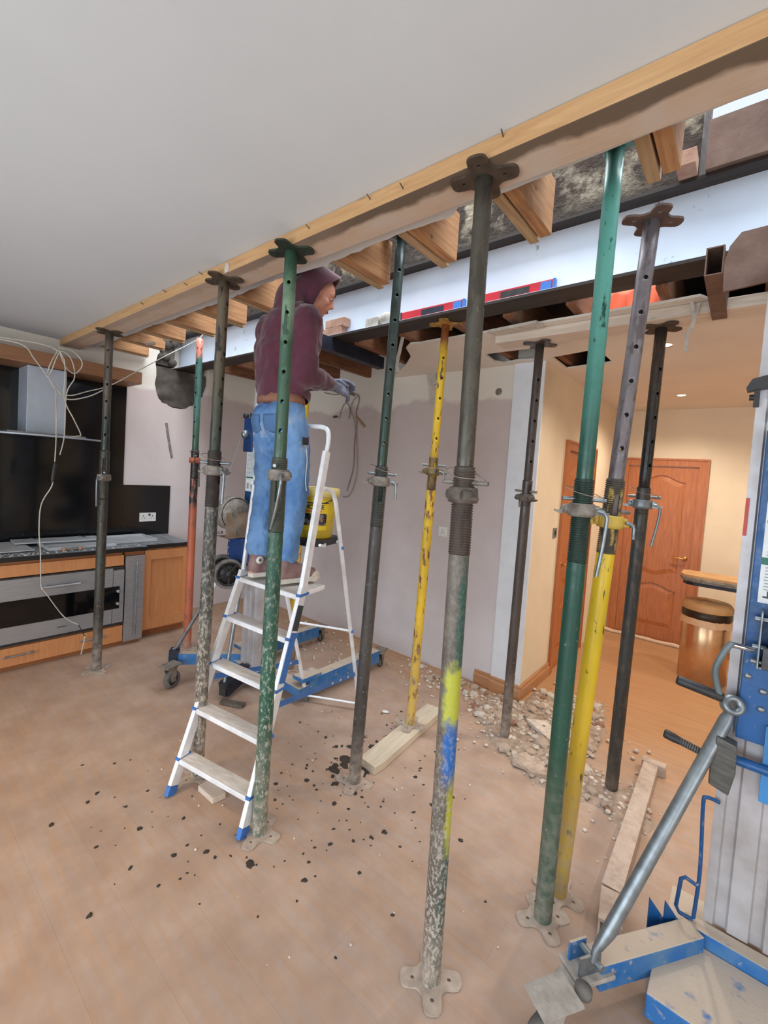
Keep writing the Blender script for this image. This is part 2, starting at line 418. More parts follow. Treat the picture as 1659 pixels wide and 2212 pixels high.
c = m.mix(m.rng(m.noise(3.0, 6, 0.65, world=True), 0.40, 0.50), (176, 164, 142), (56, 44, 36))
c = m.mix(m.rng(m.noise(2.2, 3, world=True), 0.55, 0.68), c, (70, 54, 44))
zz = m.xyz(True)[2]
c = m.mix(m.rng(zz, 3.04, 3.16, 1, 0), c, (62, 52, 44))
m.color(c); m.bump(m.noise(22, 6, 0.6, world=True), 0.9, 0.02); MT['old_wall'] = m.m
MT['outer'] = flat('outer_render', (200, 196, 190), 0.9, var=0.03)

# left wall with a broken out pocket where the steel bears
wl = MB()
pocket = [(2.03, 2.42), (2.06, 2.34), (2.10, 2.30), (2.20, 2.265), (2.30, 2.26), (2.40, 2.29), (2.47, 2.36), (2.56, 2.44), (2.60, 2.58), (2.58, 2.80), (2.57, 3.12), (2.04, 3.12), (2.06, 2.86), (2.02, 2.70)]
pk2 = []
for i in range(len(pocket)):
    a, b = pocket[i], pocket[(i+1) % len(pocket)]
    for q in (0, 0.25, 0.5, 0.75):
        y_, z_ = a[0]+(b[0]-a[0])*q, a[1]+(b[1]-a[1])*q
        pk2.append((y_+0.022*pnoise(V((y_*19, z_*19, 1.0))), z_+0.022*pnoise(V((y_*19, z_*19, 7.0)))))
pocket = pk2
poly = [(-2.7, -0.1), (YB+0.2, -0.1), (YB+0.2, 3.6), (-2.7, 3.6)]
Myz = Matrix(((0, 0, 1, 0), (1, 0, 0, 0), (0, 1, 0, 0), (0, 0, 0, 1)))      # (a, b, c) -> x=c, y=a, z=b
wl.prism(poly, XL-0.14, XL, Myz, holes=[pocket[::-1]])
wl.box((XL-0.26, -2.7, -0.1), (XL-0.141, YB+0.2, 3.6))
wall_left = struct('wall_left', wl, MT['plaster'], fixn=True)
struct('wall_back', B((XL, YB, -0.1), (XH-0.1, YB+0.14, 3.4)), MT['plaster'])
struct('wall_right', B((2.6, -2.7, -0.1), (2.75, YF, 3.6)), MT['cream'])
# hall wall with its door opening, far hall wall with the second door opening
DY0, DY1, DZ = 4.06, 4.86, 2.02
hw = MB().prism([(YB, -0.1), (DY0, -0.1), (DY0, DZ), (DY1, DZ), (DY1, -0.1), (YF, -0.1), (YF, 3.0), (YB, 3.0)], XH-0.10, XH, Myz)
struct('wall_hall', hw, MT['cream'], fixn=True)
FX0, FX1, FZ = -1.09, -0.40, 2.00
Mxz = Matrix(((1, 0, 0, 0), (0, 0, -1, 0), (0, 1, 0, 0), (0, 0, 0, 1)))     # (a, b, c) -> x=a, y=-c, z=b
fwm = MB().prism([(XH-0.1, -0.1), (FX0, -0.1), (FX0, FZ), (FX1, FZ), (FX1, -0.1), (2.6, -0.1), (2.6, 3.0), (XH-0.1, 3.0)], -(YF+0.12), -YF, Mxz)
struct('wall_far', fwm, MT['cream'], fixn=True)
# far end of the hall ceiling void
# white corner casing between the plaster and the hall
struct('trim_1', B((-1.488, YB-0.018, 0.0), (XH+0.004, YB+0.002, ZH)), flat('white_casing_paint', (228, 232, 238), 0.6, var=0.02))
# wall behind the photographer with wide glazed garden doors, not in view
bw = MB().box((-4.85, -2.85, -0.1), (-3.4, -2.7, 3.6)); bw.box((1.4, -2.85, -0.1), (2.6, -2.7, 3.6)); bw.box((-3.4, -2.85, 2.35), (1.4, -2.7, 3.6))
struct('wall_front', bw, MT['cream'])

# ceilings: the kept plasterboard with its ragged cut edge, and the hall ceiling with two cut holes
edge_pts = []
x = 2.6
while x > XL:
    edge_pts.append((x, (1.465 if x < -0.95 else 1.425) + 0.024*pnoise(V((x*2.1, 3.1, 0))) + 0.012*pnoise(V((x*17, 9.0, 0))))); x -= 0.045
cp = [(XL, -2.7), (2.6, -2.7)] + edge_pts + [(XL, 1.44)]
struct('ceiling', MB().prism(cp, ZC, ZC+0.0125), MT['ceiling'], fixn=True)
he = [(2.6, 2.60), (0.42, 2.60), (0.30, 2.70), (0.16, 2.76), (0.05, 2.80), (-0.03, 2.86), (-0.10, 2.83), (-0.16, 2.74), (-0.2, 2.62)]
x = -0.24
while x > -1.9:
    he.append((x, 2.545 + 0.020*pnoise(V((x*6, 1.0, 0))))); x -= 0.06
he += [(-1.93, 2.53), (-2.02, 2.60), (-2.12, 2.80), (-2.30, 2.98), (-2.45, 3.10), (-2.62, 3.24), (-2.75, YB), (XH, YB), (XH, YF), (2.6, YF)]
h1 = [(-1.575, 2.985), (-1.185, 2.990), (-1.290, 3.230), (-1.330, 3.27), (-1.45, 3.25), (-1.56, 3.275), (-1.60, 3.2)]
h2 = [(-1.175, 3.265), (-0.845, 3.190), (-0.835, 3.575), (-1.180, 3.625)]
ceil2 = struct('ceiling.001', MB().prism(he, ZH, ZH+0.0125, holes=[h1[::-1], h2[::-1]]), flat('hall_ceiling_paint', (226, 216, 204), 0.9, var=0.02, scale=2), fixn=True)
struct('trim_2', B((-5.0, 2.60, 2.880), (-0.79, YF, 2.90)).box((-0.79, 3.12, 2.880), (2.7, YF, 2.90)).box((-0.40, 2.60, 2.880), (2.7, 3.12, 2.90)), MT['void'])      # deck over the hall joists, gap added so daylight reaches the orange cloth
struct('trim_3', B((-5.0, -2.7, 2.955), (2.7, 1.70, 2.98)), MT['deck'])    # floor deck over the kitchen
# masonry kept above the steel
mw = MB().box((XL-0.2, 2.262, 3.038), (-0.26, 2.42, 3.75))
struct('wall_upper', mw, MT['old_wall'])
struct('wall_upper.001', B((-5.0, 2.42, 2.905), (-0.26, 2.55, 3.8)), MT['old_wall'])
# ------------------------------------------------------------------ timbers and steel
def header_wood():
    m = NM('header_softwood_dusty_underside', 0.75); p = m.xyz()
    f = m.rng(m.noise(4.5, 6, 0.6, stretch=(1.0, 14, 14), dist=0.6), 0.32, 0.70)
    c = m.mix(f, (202, 162, 116), (182, 138, 92))
    k = m.rng(m.voro(3.3, stretch=(1.0, 2.2, 2.2)), 0.03, 0.10, 1, 0); c = m.mix(m.mth('MULTIPLY', k, 0.6), c, (110, 78, 52))
    # plaster dust on the underside, a darker strip along its front edge, stronger towards the right
    geo = m.n('ShaderNodeNewGeometry'); sp = m.n('ShaderNodeSeparateXYZ'); m.lk(geo.outputs['Normal'], sp.inputs[0])
    under = m.rng(sp.outputs[2], -0.9, -0.5, 1, 0)
    c = m.mix(m.mth('MULTIPLY', under, m.rng(m.noise(6, 4), 0.3, 0.6, 0.9, 0.55)), c, (198, 184, 172))
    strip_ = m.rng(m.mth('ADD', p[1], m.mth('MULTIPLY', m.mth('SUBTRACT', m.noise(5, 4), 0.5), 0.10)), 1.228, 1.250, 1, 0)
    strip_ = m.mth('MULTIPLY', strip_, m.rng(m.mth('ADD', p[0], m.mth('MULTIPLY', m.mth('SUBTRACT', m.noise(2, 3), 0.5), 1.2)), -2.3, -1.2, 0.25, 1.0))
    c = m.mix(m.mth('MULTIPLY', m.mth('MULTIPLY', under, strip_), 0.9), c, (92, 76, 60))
    m.color(c); m.bump(m.noise(8, 5, stretch=(1.0, 14, 14)), 0.12, 0.003); return m.m
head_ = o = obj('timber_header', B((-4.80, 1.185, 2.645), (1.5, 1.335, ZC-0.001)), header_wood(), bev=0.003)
tag(o, 'long sawn timber header plate held under the white ceiling by the front row of props', 'timber')
jx = [(-0.24, 'end joist furthest right, above the mauve prop head'), (-0.70, 'cut joist just right of the dark front prop'), (-1.14, 'cut joist just left of the dark front prop'),
      (-1.57, 'cut joist above and right of the hooded worker'), (-2.47, 'cut joist behind the hooded worker\'s shoulder'), (-2.92, 'cut joist just right of the grey-splattered prop\'s head'),
      (-3.37, 'cut joist between the grey-splattered prop and the brightly lit joist'), (-3.82, 'brightly lit cut joist left of the steel web'), (-4.27, 'cut joist second from the kitchen wall'), (-4.72, 'cut joist nearest the kitchen wall')]
ends = [1.66, 1.82, 1.81, 1.84, 1.84, 1.84, 1.86, 1.83, 1.86, 1.90]
for (x, d), e in zip(jx, ends):
    j = obj('floor_joist', B((x-0.048, -0.6, ZC+0.018), (x, e, ZC+0.235)), MT['timber'], bev=0.002)
    tag(j, 'sawn softwood ' + d, 'joist', 'cut floor joists over the kitchen')
    b = obj('ceiling_batten', B((x-0.096, 1.30, ZC+0.014), (x-0.056, e+0.02, ZC+0.056)), MT['batten'], bev=0.002)
    tag(b, 'thin dusty batten beside the ' + d.split(',')[0], 'batten', 'ceiling battens beside the cut joists')
k = 0
for x in (-4.40, -3.95, -3.50, -3.05, -2.36, -1.93, -1.50, -1.16, -0.80, -0.385, 0.02):
    n_ = ('nearest the kitchen wall', 'second out from the kitchen wall', 'third out from the kitchen wall', 'left of the blue lift fork', 'right of the blue lift fork', 'behind the dark green middle prop', 'above the yellow prop',
          'second left of the orange cloth', 'just left of the orange cloth', 'just right of the orange cloth', 'by the broken ceiling edge at the far right')[k]
    y0 = 2.425
    j = obj('old_joist', B((x-0.024, y0, 2.665), (x+0.024, YB+0.02 if x < XH else YF-0.4, 2.878)), MT['old_joist'])
    tag(j, 'old brown ceiling joist beyond the steel, ' + n_, 'joist', 'old joists beyond the steel beam'); k += 1

beam = thing('steel_beam', 'long white-primed steel I-beam lying across the opening, dirty brown underneath', 'steel beam', (0, 0, 0))
bm_ = MB().box((-4.97, 2.328, 2.695), (1.9, 2.342, 3.020)); web = obj('web', bm_, MT['web'], beam)
fl = MB().box((-4.97, 2.25, 2.680), (1.9, 2.42, 2.6945)); obj('bottom_flange', fl, MT['flange'], beam)
tp = MB().box((-4.97, 2.25, 3.0205), (1.9, 2.42, 3.035)); obj('top_flange', tp, MT['flange'], beam)
lp = MB().box((-4.97, 2.2495, 2.6946), (1.9, 2.327, 2.6962)); obj('flange_top_face', lp, MT['web'], beam)['label'] = 'white primed upper face of the bottom flange'
# concrete padstone and mortar in the pocket
pm2 = MB()
rr = random.Random(5)
pm2.box((XL-0.14, 2.02, 2.28), (XL-0.045, 2.60, 2.678))
nx, ny = 14, 12
vs_ = []; fs = []
for i in range(nx+1):
    for j in range(ny+1):
        y = 2.03+0.56*i/nx; z = 2.27+0.40*j/ny
        vs_.append((XL-0.02+0.05*pnoise(V((y*9, z*9, 2.0)))-0.02, y, z))
for i in range(nx):
    for j in range(ny):
        a = i*(ny+1)+j; fs.append((a, a+ny+1, a+ny+2, a+1))
pm2.add(vs_, fs, True)
o = obj('mortar_bed', pm2, MT['mortar']); tag(o, 'rough dark wet mortar packed in the wall pocket under the steel end', 'mortar')
pm3 = MB()
pm3.box((XL-0.139, 2.04, 2.70), (XL-0.06, 2.24, 3.10)); pm3.box((XL-0.139, 2.44, 2.70), (XL-0.06, 2.57, 3.10))
for i in range(10):
    pm3.ell((XL-0.05, 2.06+0.17*rr.random(), 2.70+0.38*rr.random()), (0.05, 0.05, 0.045), 7, 5)
o = obj('mortar_packing', pm3, MT['mortar']); tag(o, 'dark mortar packing around the steel end at the kitchen wall', 'mortar')
# bricks and blocks left on the flange
def slab(name, a, b, mat, label, cat, group=None, rz=0):
    c_ = [(a[i]+b[i])/2 for i in range(3)]; h_ = [(b[i]-a[i])/2 for i in range(3)]
    mb_ = MB().box((-h_[0], -h_[1], -h_[2]), tuple(h_))
    o = obj(name, mb_, mat, loc=c_, rot=(0, 0, rz), bev=0.003); return tag(o, label, cat, group)
slab('brick', (-2.585, 2.262, 2.6965), (-2.37, 2.325, 2.755), MT['brick'], 'lower pink brick of the pair on the steel flange behind the worker', 'brick', 'bricks lying on the steel flange')
slab('brick', (-2.54, 2.262, 2.7555), (-2.34, 2.325, 2.815), MT['brick'], 'upper pink brick of the pair on the steel flange behind the worker', 'brick', 'bricks lying on the steel flange')
slab('brick', (-2.130, 2.262, 2.6965), (-2.02, 2.322, 2.762), MT['brick_pale'], 'pale mortar-covered half brick on the steel flange left of the dark green prop', 'brick', 'bricks lying on the steel flange')
o = obj('mortar_lump', MB().ell((0, 0, 0), (0.062, 0.03, 0.045), 9, 6), MT['brick_pale'], loc=(-1.96, 2.285, 2.742)); tag(o, 'white broken lump of mortar on the steel flange beside the half brick', 'lump')
def level(x0, x1, label, pale):
    L = x1-x0; t = thing('spirit_level', label, 'spirit level', (x0, 2.275, 2.6967), group='spirit levels on the steel flange')
    obj('body', MB().box((0.012, 0, 0), (L-0.012, 0.024, 0.058)), MT['red'], t, bev=0.003)
    for a in (0.0, L-0.014): obj('end_cap', B((a, -0.002, -0.001+0.001), (a+0.014, 0.026, 0.060)), MT['blue_plastic'] if a else MT['black_plastic'], t, bev=0.003)
    obj('centre_panel', B((L*0.36, -0.003, 0.014), (L*0.36+0.16, 0.001, 0.046)), MT['black_plastic'] if not pale else MT['navy'], t)
    obj('side_strip', B((0.03, -0.002, 0.004), (L-0.03, 0.0005, 0.010)), MT['label'], t)['label'] = 'white edge stripe'
    v = obj('end_vial', MB().lathe([(0.0, -0.004), (0.022, -0.004), (0.022, 0.0)], 14), MT['chrome'], t, loc=(L-0.16, 0.0, 0.03), rot=(PI/2, 0, 0))
    obj('grip_mark', B((L-0.075, -0.003, 0.01), (L-0.02, 0.001, 0.05)), MT['blue_plastic'], t)
level(-1.835, -1.36, 'red spirit level on the steel flange between the dark green and the dark front prop', True)
level(-1.30, -0.835, 'red spirit level on the steel flange to the right of the dark front prop', False)

# rear header, hall-side lip and scraps
o = obj('rear_header', B((-1.315, 2.61, 2.578), (0.05, 2.765, ZH-0.001)), MT['pale_timber'], bev=0.004)
tag(o, 'pale plaster-splashed timber header under the hall ceiling edge', 'timber')
fl_ = MB().prism([(-1.32, 2.50), (-1.00, 2.475), (-0.985, 2.56), (-1.30, 2.575)], ZH-0.02, ZH-0.003)
o = obj('plasterboard_flap', fl_, MT['board_edge'], fixn=True); tag(o, 'torn flap of plasterboard hanging at the hall ceiling edge above the pale header', 'plasterboard')
def strip(pts, w_, name, label, cat, mat=None):
    mb_ = MB()
    for i in range(len(pts)-1): addbar(mb_, pts[i], pts[i+1], w_, 0.006, (0, 1, 0.2))
    o = obj(name, mb_, mat or MT['board_edge']); return tag(o, label, cat)
strip([(-0.277, 2.595, 2.640), (-0.258, 2.594, 2.55), (-0.268, 2.592, 2.505), (-0.285, 2.59, 2.48), (-0.279, 2.59, 2.395)], 0.016, 'torn_paper_strip', 'torn strip of plasterboard paper dangling right of the black rear prop', 'paper strip')
strip([(-0.243, 2.595, 2.625), (-0.262, 2.594, 2.52)], 0.008, 'torn_paper_strip', 'short torn paper shred beside the dangling paper strip', 'paper strip')
strip([(-1.940, 2.45, 2.664), (-1.962, 2.45, 2.56), (-1.982, 2.45, 2.47), (-1.962, 2.45, 2.425)], 0.026, 'torn_paper_strip', 'torn plasterboard shred hanging just right of the dark green middle prop', 'paper strip')
strip([(-2.285, 3.325, 2.66), (-2.235, 3.31, 2.52), (-2.215, 3.318, 2.37)], 0.09, 'torn_paper_strip', 'wide torn flap of board hanging on the plaster wall behind the yellow prop', 'paper strip')
def scrap(c_, r_, label):
    mb_ = MB().ell((0, 0, 0), r_, 9, 6)
    for i, p in enumerate(mb_.v):
        k = 1+0.45*pnoise(V(p)*40+V((c_[0], 0, 0))); mb_.v[i] = (p[0]*k, p[1]*k, p[2]*k)
    o = obj('board_scrap', mb_, MT['board_edge'], loc=c_); return tag(o, label, 'scrap')
scrap((-4.20, 1.70, ZC+0.012), (0.085, 0.035, 0.006), 'larger white scrap of board stuck under the joist ends by the kitchen wall')
scrap((-3.93, 1.72, ZC+0.012), (0.05, 0.03, 0.006), 'smaller white scrap of board stuck under the brightly lit joist')
scrap((-2.13, 2.90, 2.660), (0.05, 0.075, 0.010), 'pale scrap of board caught between the old joists by the dark green prop')
scrap((-2.075, 1.182, 2.668), (0.020, 0.010, 0.026), 'small white plaster dab on the front of the long header')
for x, z in ((-3.05, 2.672), (-2.74, 2.685), (-2.48, 2.668), (-2.32, 2.69), (-1.46, 2.676), (-1.13, 2.683), (-0.98, 2.668), (-0.62, 2.688)):
    obj('nail', MB().tube([(x, 1.187, z), (x+0.004, 1.162, z+0.006)], 0.0022, 6), MT['cast_dark'], head_)
# orange cloth in the void
oc = MB(); vs_ = []; fs = []
for i in range(13):
    for j in range(7):
        x = -0.80+0.355*i/12; z = 2.655+0.222*j/6
        vs_.append((x, 2.80+0.02*math.sin(i*1.7)+0.07*j/6+0.012*pnoise(V((x*30, z*20, 1))), z))
for i in range(12):
    for j in range(6):
        a = i*7+j; fs.append((a, a+7, a+8, a+1))
oc.add(vs_, fs, True); o = obj('orange_cloth', oc, MT['orange_cloth'], loc=(0.028, 0, 0)); sd = o.modifiers.new('thick', 'SOLIDIFY'); sd.thickness = 0.01
tag(o, 'bright orange folded cloth hanging in the ceiling void behind the steel', 'cloth')
# rusty needle, plate and old beam at the upper right
t = thing('lifting_fork', 'rusty open-ended box tube passing under the steel at the far right', 'fork', (-0.167, 2.15, 2.568))
mb_ = MB().box((-0.030, 0, 0), (-0.025, 0.56, 0.110)); mb_.box((0.025, 0, 0), (0.030, 0.56, 0.110)); mb_.box((-0.025, 0, 0), (0.025, 0.56, 0.005)); mb_.box((-0.025, 0, 0.105), (0.025, 0.56, 0.110))
obj('box_tube', mb_, MT['rust'], t); obj('end_plug', B((-0.0249, 0.30, 0.0051), (0.0249, 0.305, 0.1049)), MT['flange'], t)
cpl = MB().prism([(-0.130, 2.49), (-0.135, 2.60), (-0.122, 2.66), (-0.09, 2.705), (0.36, 2.72), (0.36, 2.53)], -2.150, -2.138, Mxz)
o = obj('carriage_plate', cpl, MT['rust'], fixn=True); tag(o, 'rust-brown steel plate with a clipped corner joined to the open box tube', 'steel plate')
o = obj('old_beam', MB().box((-0.235, 2.225, 3.02+0.017), (1.6, 2.255, 3.235)), MT['rust']); tag(o, 'deep rust-brown old beam above the steel at the upper right', 'beam')
slab('brick', (-0.330, 2.15, 3.037), (-0.262, 2.25, 3.100), MT['brick'], 'single orange brick end above the steel at the upper right', 'brick')
slab('timber_noggin', (-0.32, 1.62, ZC+0.07), (-0.25, 1.66, ZC+0.12), MT['timber'], 'short timber noggin beside the furthest right joist', 'timber')

# ------------------------------------------------------------------ adjustable steel props
def plate_outline(r=0.078, lobe=0.026, n=64, ph=0.0):
    q = lambda t: r+0.002+lobe*0.95*math.tanh(2.0*math.cos(4*t))
    return [(q(t)*math.cos(t+ph), q(t)*math.sin(t+ph)) for t in [2*PI*k/n for k in range(n)]]
def holed_tube(mb_, r, z0, z1, holes, th, seg=16):
    rows = [z0]
    for h in holes: rows += [h-0.017, h, h+0.017]
    rows.append(z1); c0 = int(round(th/(2*PI)*seg)) % seg; cols = (c0, (c0+seg//2) % seg)
    base = len(mb_.v); idx = {}
    vs_ = []; fs = []
    hz = set(holes)
    def vid(i, k):
        k %= seg
        if (i, k) not in idx:
            t = 2*PI*k/seg; idx[(i, k)] = len(vs_); vs_.append((r*math.cos(t), r*math.sin(t), rows[i]))
        return idx[(i, k)]
    for i in range(len(rows)-1):
        for k in range(seg):
            hole = None
            for ii in (i, i+1):
                for kk in (k, (k+1) % seg):
                    if rows[ii] in hz and kk in cols: hole = (ii, kk)
            if hole is None: fs.append((vid(i, k), vid(i, k+1), vid(i+1, k+1), vid(i+1, k)))
    for ii, zz in enumerate(rows):
        if zz in hz:
            for kk in cols:
                ring = []; t0 = 2*PI*kk/seg
                outer = [vid(ii, kk+1), vid(ii+1, kk+1), vid(ii+1, kk), vid(ii+1, kk-1), vid(ii, kk-1), vid(ii-1, kk-1), vid(ii-1, kk), vid(ii-1, kk+1)]
                for q in range(8):
                    a = q*PI/4; t = t0+0.0088*math.cos(a)/r
                    ring.append(len(vs_)); vs_.append((r*math.cos(t), r*math.sin(t), zz+0.0088*math.sin(a)))
                for q in range(8):
                    q2 = (q+1) % 8; fs.append((outer[q], outer[q2], ring[q2], ring[q]))
    mb_.add(vs_, fs, True)
def prop(label, base, top, zj, zc, zt, outer, thr, inner, cast, plate_mat, rot=0.3, handle=0.0, hlen=0.17, hdir=-1, ro=0.0335, ri=0.0275, hole_th=0.0, hole0=0.12, wire=True, threads=True, topplate=True, base_z=0.0, topmat=None, holes_to=None, pin_th=None, prot=0.4, plate_dust=True):
    bx, by = base; tx, ty, tz = top; L0 = V((tx-bx, ty-by, tz-base_z))
    t = thing('steel_prop', label, 'prop', (bx, by, base_z), group='adjustable steel props')
    q = V((0, 0, 1)).rotation_difference(L0.normalized()); t.rotation_mode = 'QUATERNION'; t.rotation_quaternion = q
    H = L0.length
    pl = plate_outline(); hl = [circ(0.062*math.cos(rot+PI/4*a*2+0.0), 0.062*math.sin(rot+PI/2*a), 0.007, 8) for a in range(4)]
    pb = obj('base_plate', MB().prism(plate_outline(ph=rot), 0.001, 0.008, holes=[h[::-1] for h in hl]), plate_mat, t, fixn=True)
    if topplate:
        obj('head_plate', MB().prism(plate_outline(ph=prot, r=0.080), H-0.009, H-0.001, holes=[circ(0.064*math.cos(prot+PI/2*a), 0.064*math.sin(prot+PI/2*a), 0.007, 8)[::-1] for a in range(4)]), topmat or inner, t, fixn=True)
    ob = MB().lathe([(ro, 0.008), (ro, zt-0.001)], 20); obj('outer_tube', ob, outer, t)
    # sleeve, threaded and slotted
    prof = []; zz = zt; pitch = 0.0085; rt_ = ro+0.0022
    if threads:
        prof.append((ro, zz))
        while zz < zj-pitch:
            prof += [(rt_, zz+pitch*0.25), (rt_, zz+pitch*0.55), (ro-0.0012, zz+pitch*0.8), (ro-0.0012, zz+pitch)]; zz += pitch
        prof.append((ro, zj))
    else:
        n_ = 24; prof = [(ro, zt+(zj-zt)*i/n_) for i in range(n_+1)]
    npr = len(prof); s0 = int(npr*0.42); s1 = int(npr*0.80)
    sl = MB().lathe(prof, 20, gap=(int(20*((hole_th+0.1) % (2*PI))/(2*PI)), int(20*((hole_th+0.1) % (2*PI))/(2*PI))+2, s0, s1))
    so = obj('threaded_sleeve' if threads else 'slotted_sleeve', sl, thr, t); sd = so.modifiers.new('wall', 'SOLIDIFY'); sd.thickness = 0.003
    hs = []; z = zj+hole0
    while z < (holes_to or H-0.10): hs.append(z); z += 0.128
    it = MB(); holed_tube(it, ri, zt-0.02, H-0.0085, hs, hole_th, 16)
    io = obj('inner_tube', it, inner, t); sd = io.modifiers.new('wall', 'SOLIDIFY'); sd.thickness = 0.003
    # nut with two lugs and its hanging handle
    cm = MB().lathe([(ro+0.003, -0.026), (ro+0.014, -0.024), (ro+0.016, -0.010), (ro+0.013, 0.018), (ro+0.011, 0.024), (ro+0.003, 0.025)], 20, c=(0, 0, zc))
    Mh = Matrix.Translation((0, 0, zc)) @ Matrix.Rotation(handle, 4, 'Z')
    for s_ in (1, -1):
        cm.lathe([(0.0, -0.018), (0.016, -0.018), (0.019, 0.0), (0.016, 0.018), (0.0, 0.018)], 10, mat=Mh @ Matrix.Translation((s_*(ro+0.022), 0.012, 0)) @ Matrix.Rotation(PI/2, 4, 'X'))
        cm.box((s_*(ro+0.004)-0.006, -0.014, -0.016), (s_*(ro+0.020)+0.006, 0.02, 0.016), Mh)
        cm.prism([(0.0, -0.016), (0.016, -0.020), (0.034, -0.012), (0.036, -0.004), (0.020, -0.008), (0.008, 0.004), (0.0, 0.010)], -0.010, 0.012, Mh @ Matrix.Translation((s_*(ro+0.026), 0.004, 0)) @ Matrix.Rotation(0 if s_ > 0 else PI, 4, 'Z') @ Matrix.Rotation(PI/2, 4, 'X'))
    co = obj('collar_nut', cm, cast, t)
    hp = [Mh @ V(p) for p in ((ro+0.018, -0.020, 0.0), (ro+0.036, -0.024, -0.002), (ro+0.048, -0.026, -0.016), (ro+0.050, -0.026, -0.04), (ro+0.050+hdir*0.012, -0.028, -0.04-hlen*0.5), (ro+0.050+hdir*0.03, -0.030, -0.04-hlen))]
    obj('handle', MB().tube(smooth_path(hp, 4), 0.0068, 8), MT['zinc'] if cast is not MT['cast_dark'] else MT['zinc_dull'], co)
    pt = handle+0.25 if pin_th is None else pin_th
    Mp = Matrix.Translation((0, 0, zc+0.040)) @ Matrix.Rotation(pt, 4, 'Z')
    po = obj('locking_pin', MB().tube([Mp @ V((-ro-0.040, 0, 0)), Mp @ V((ro+0.052, 0, 0))], 0.0075, 8), MT['zinc'] if cast is not MT['cast_dark'] else MT['zinc_dull'], t)
    if wire:
        wp = [Mp @ V((ro+0.046, 0, 0.004)), Mp @ V((ro+0.02, -0.03, 0.012)), Mp @ V((0.0, -ro-0.012, 0.016)), Mp @ V((-ro-0.026, -0.016, 0.034)), Mp @ V((-ro-0.026, 0.016, 0.046)), Mp @ V((0, ro+0.012, 0.036)), Mp @ V((ro+0.02, 0.012, 0.02)), Mp @ V((ro+0.046, 0.002, 0.004))]
        obj('retaining_wire', MB().tube(smooth_path(wp, 5), 0.0016, 5), MT['cable_grey'], po)
    return t
PM = {}
PM['dusty_plate'] = flat('dust_covered_plate', (184, 168, 154), 0.9, var=0.12, scale=30, col2=(158, 142, 130), bump=0.5, bscale=60)
PM['brown_top'] = flat('dirty_brown_head', (88, 72, 58), 0.75, 0.1, var=0.16, scale=24)
PM['k_out'] = paint('mottled_green_grey_prop', (78, 80, 68), chip=(60, 52, 44), chips=0.7, splat=0.3, splatc=(140, 134, 122))
PM['k_in'] = paint('green_black_tube', (58, 72, 68), chip=(88, 80, 72), chips=0.35, dustz=0, bands=[(2.05, 2.8, (98, 88, 78), 0.16)], rough=0.34, metal=0.2)
PM['o_out'] = paint('orange_red_prop', (200, 108, 76), chip=(150, 88, 66), chips=0.42, splat=0.25, splatc=(214, 176, 158), dustz=0.1, bands=[(1.30, 2.0, (44, 38, 36), 0.05)])
PM['o_thr'] = paint('black_sleeve', (46, 40, 38), chip=(70, 60, 54), chips=0.3, dustz=0)
PM['o_in'] = paint('teal_green_tube', (92, 144, 132), chip=(60, 100, 88), chips=0.45, dustz=0, bands=[(2.64, 2.9, (238, 140, 116), 0.05), (1.6, 2.05, (54, 84, 66), 0.12)], rough=0.35)
PM['d_out'] = paint('cement_splattered_grey_prop', (86, 86, 80), chip=(58, 54, 50), chips=0.5, splat=0.95, splatc=(196, 186, 170), dustz=0.6)
PM['d_thr'] = paint('dark_rusty_thread', (72, 62, 56), chip=(50, 42, 38), chips=0.5, dustz=0, splat=0.1, rough=0.5)
PM['d_in'] = paint('brown_green_tube', (58, 74, 60), chip=(46, 44, 40), chips=0.4, dustz=0, bands=[(2.05, 2.9, (98, 86, 70), 0.3)], rough=0.4, metal=0.1)
PM['g_out'] = paint('green_prop', (52, 106, 84), chip=(40, 70, 58), chips=0.3, splat=0.75, splatc=(186, 184, 172), dustz=0.35)
PM['g_thr'] = paint('green_worn_thread', (84, 88, 76), chip=(60, 70, 60), chips=0.45, dustz=0, splat=0.15)
PM['g_in'] = paint('pale_green_tube', (78, 118, 94), chip=(62, 88, 72), chips=0.35, splat=0.25, splatc=(176, 184, 168), dustz=0, rough=0.36, bands=[(2.30, 2.48, (116, 142, 116), 0.06)])
PM['f_in'] = paint('grey_brown_tube', (104, 98, 86), chip=(76, 70, 62), chips=0.5, splat=0.2, splatc=(178, 170, 152), dustz=0, rough=0.36, metal=0.25)
PM['f_thr'] = paint('brown_grey_thread', (98, 84, 76), chip=(72, 60, 54), chips=0.35, dustz=0, rough=0.5, metal=0.2)
PM['m_out'] = paint('dark_brown_grey_prop', (88, 82, 78), chip=(66, 60, 56), chips=0.45, splat=0.25, splatc=(158, 166, 152), dustz=0.2)
PM['m_thr'] = paint('dark_green_thread', (74, 76, 70), chip=(52, 62, 54), chips=0.4, dustz=0, rough=0.4)
PM['m_in'] = paint('dark_green_grey_tube', (74, 90, 86), chip=(58, 66, 64), chips=0.4, dustz=0, rough=0.3, metal=0.2, bands=[(1.70, 2.05, (46, 66, 56), 0.12)])
PM['y_out'] = paint('yellow_prop', (232, 190, 44), chip=(112, 66, 46), chips=0.50, splat=0.05, dustz=0.5, dustc=(206, 180, 130))
PM['y_in'] = paint('yellow_tube', (230, 186, 40), chip=(70, 60, 46), chips=0.30, dustz=0, bands=[(2.50, 2.9, (150, 88, 52), 0.03)])
PM['y_top'] = flat('rust_and_yellow_head', (196, 146, 60), 0.8, var=0.25, scale=26, col2=(122, 82, 50))
PM['r_all'] = paint('rusty_brown_prop', (92, 80, 74), chip=(70, 58, 52), chips=0.4, splat=0.1, dustz=0.3)
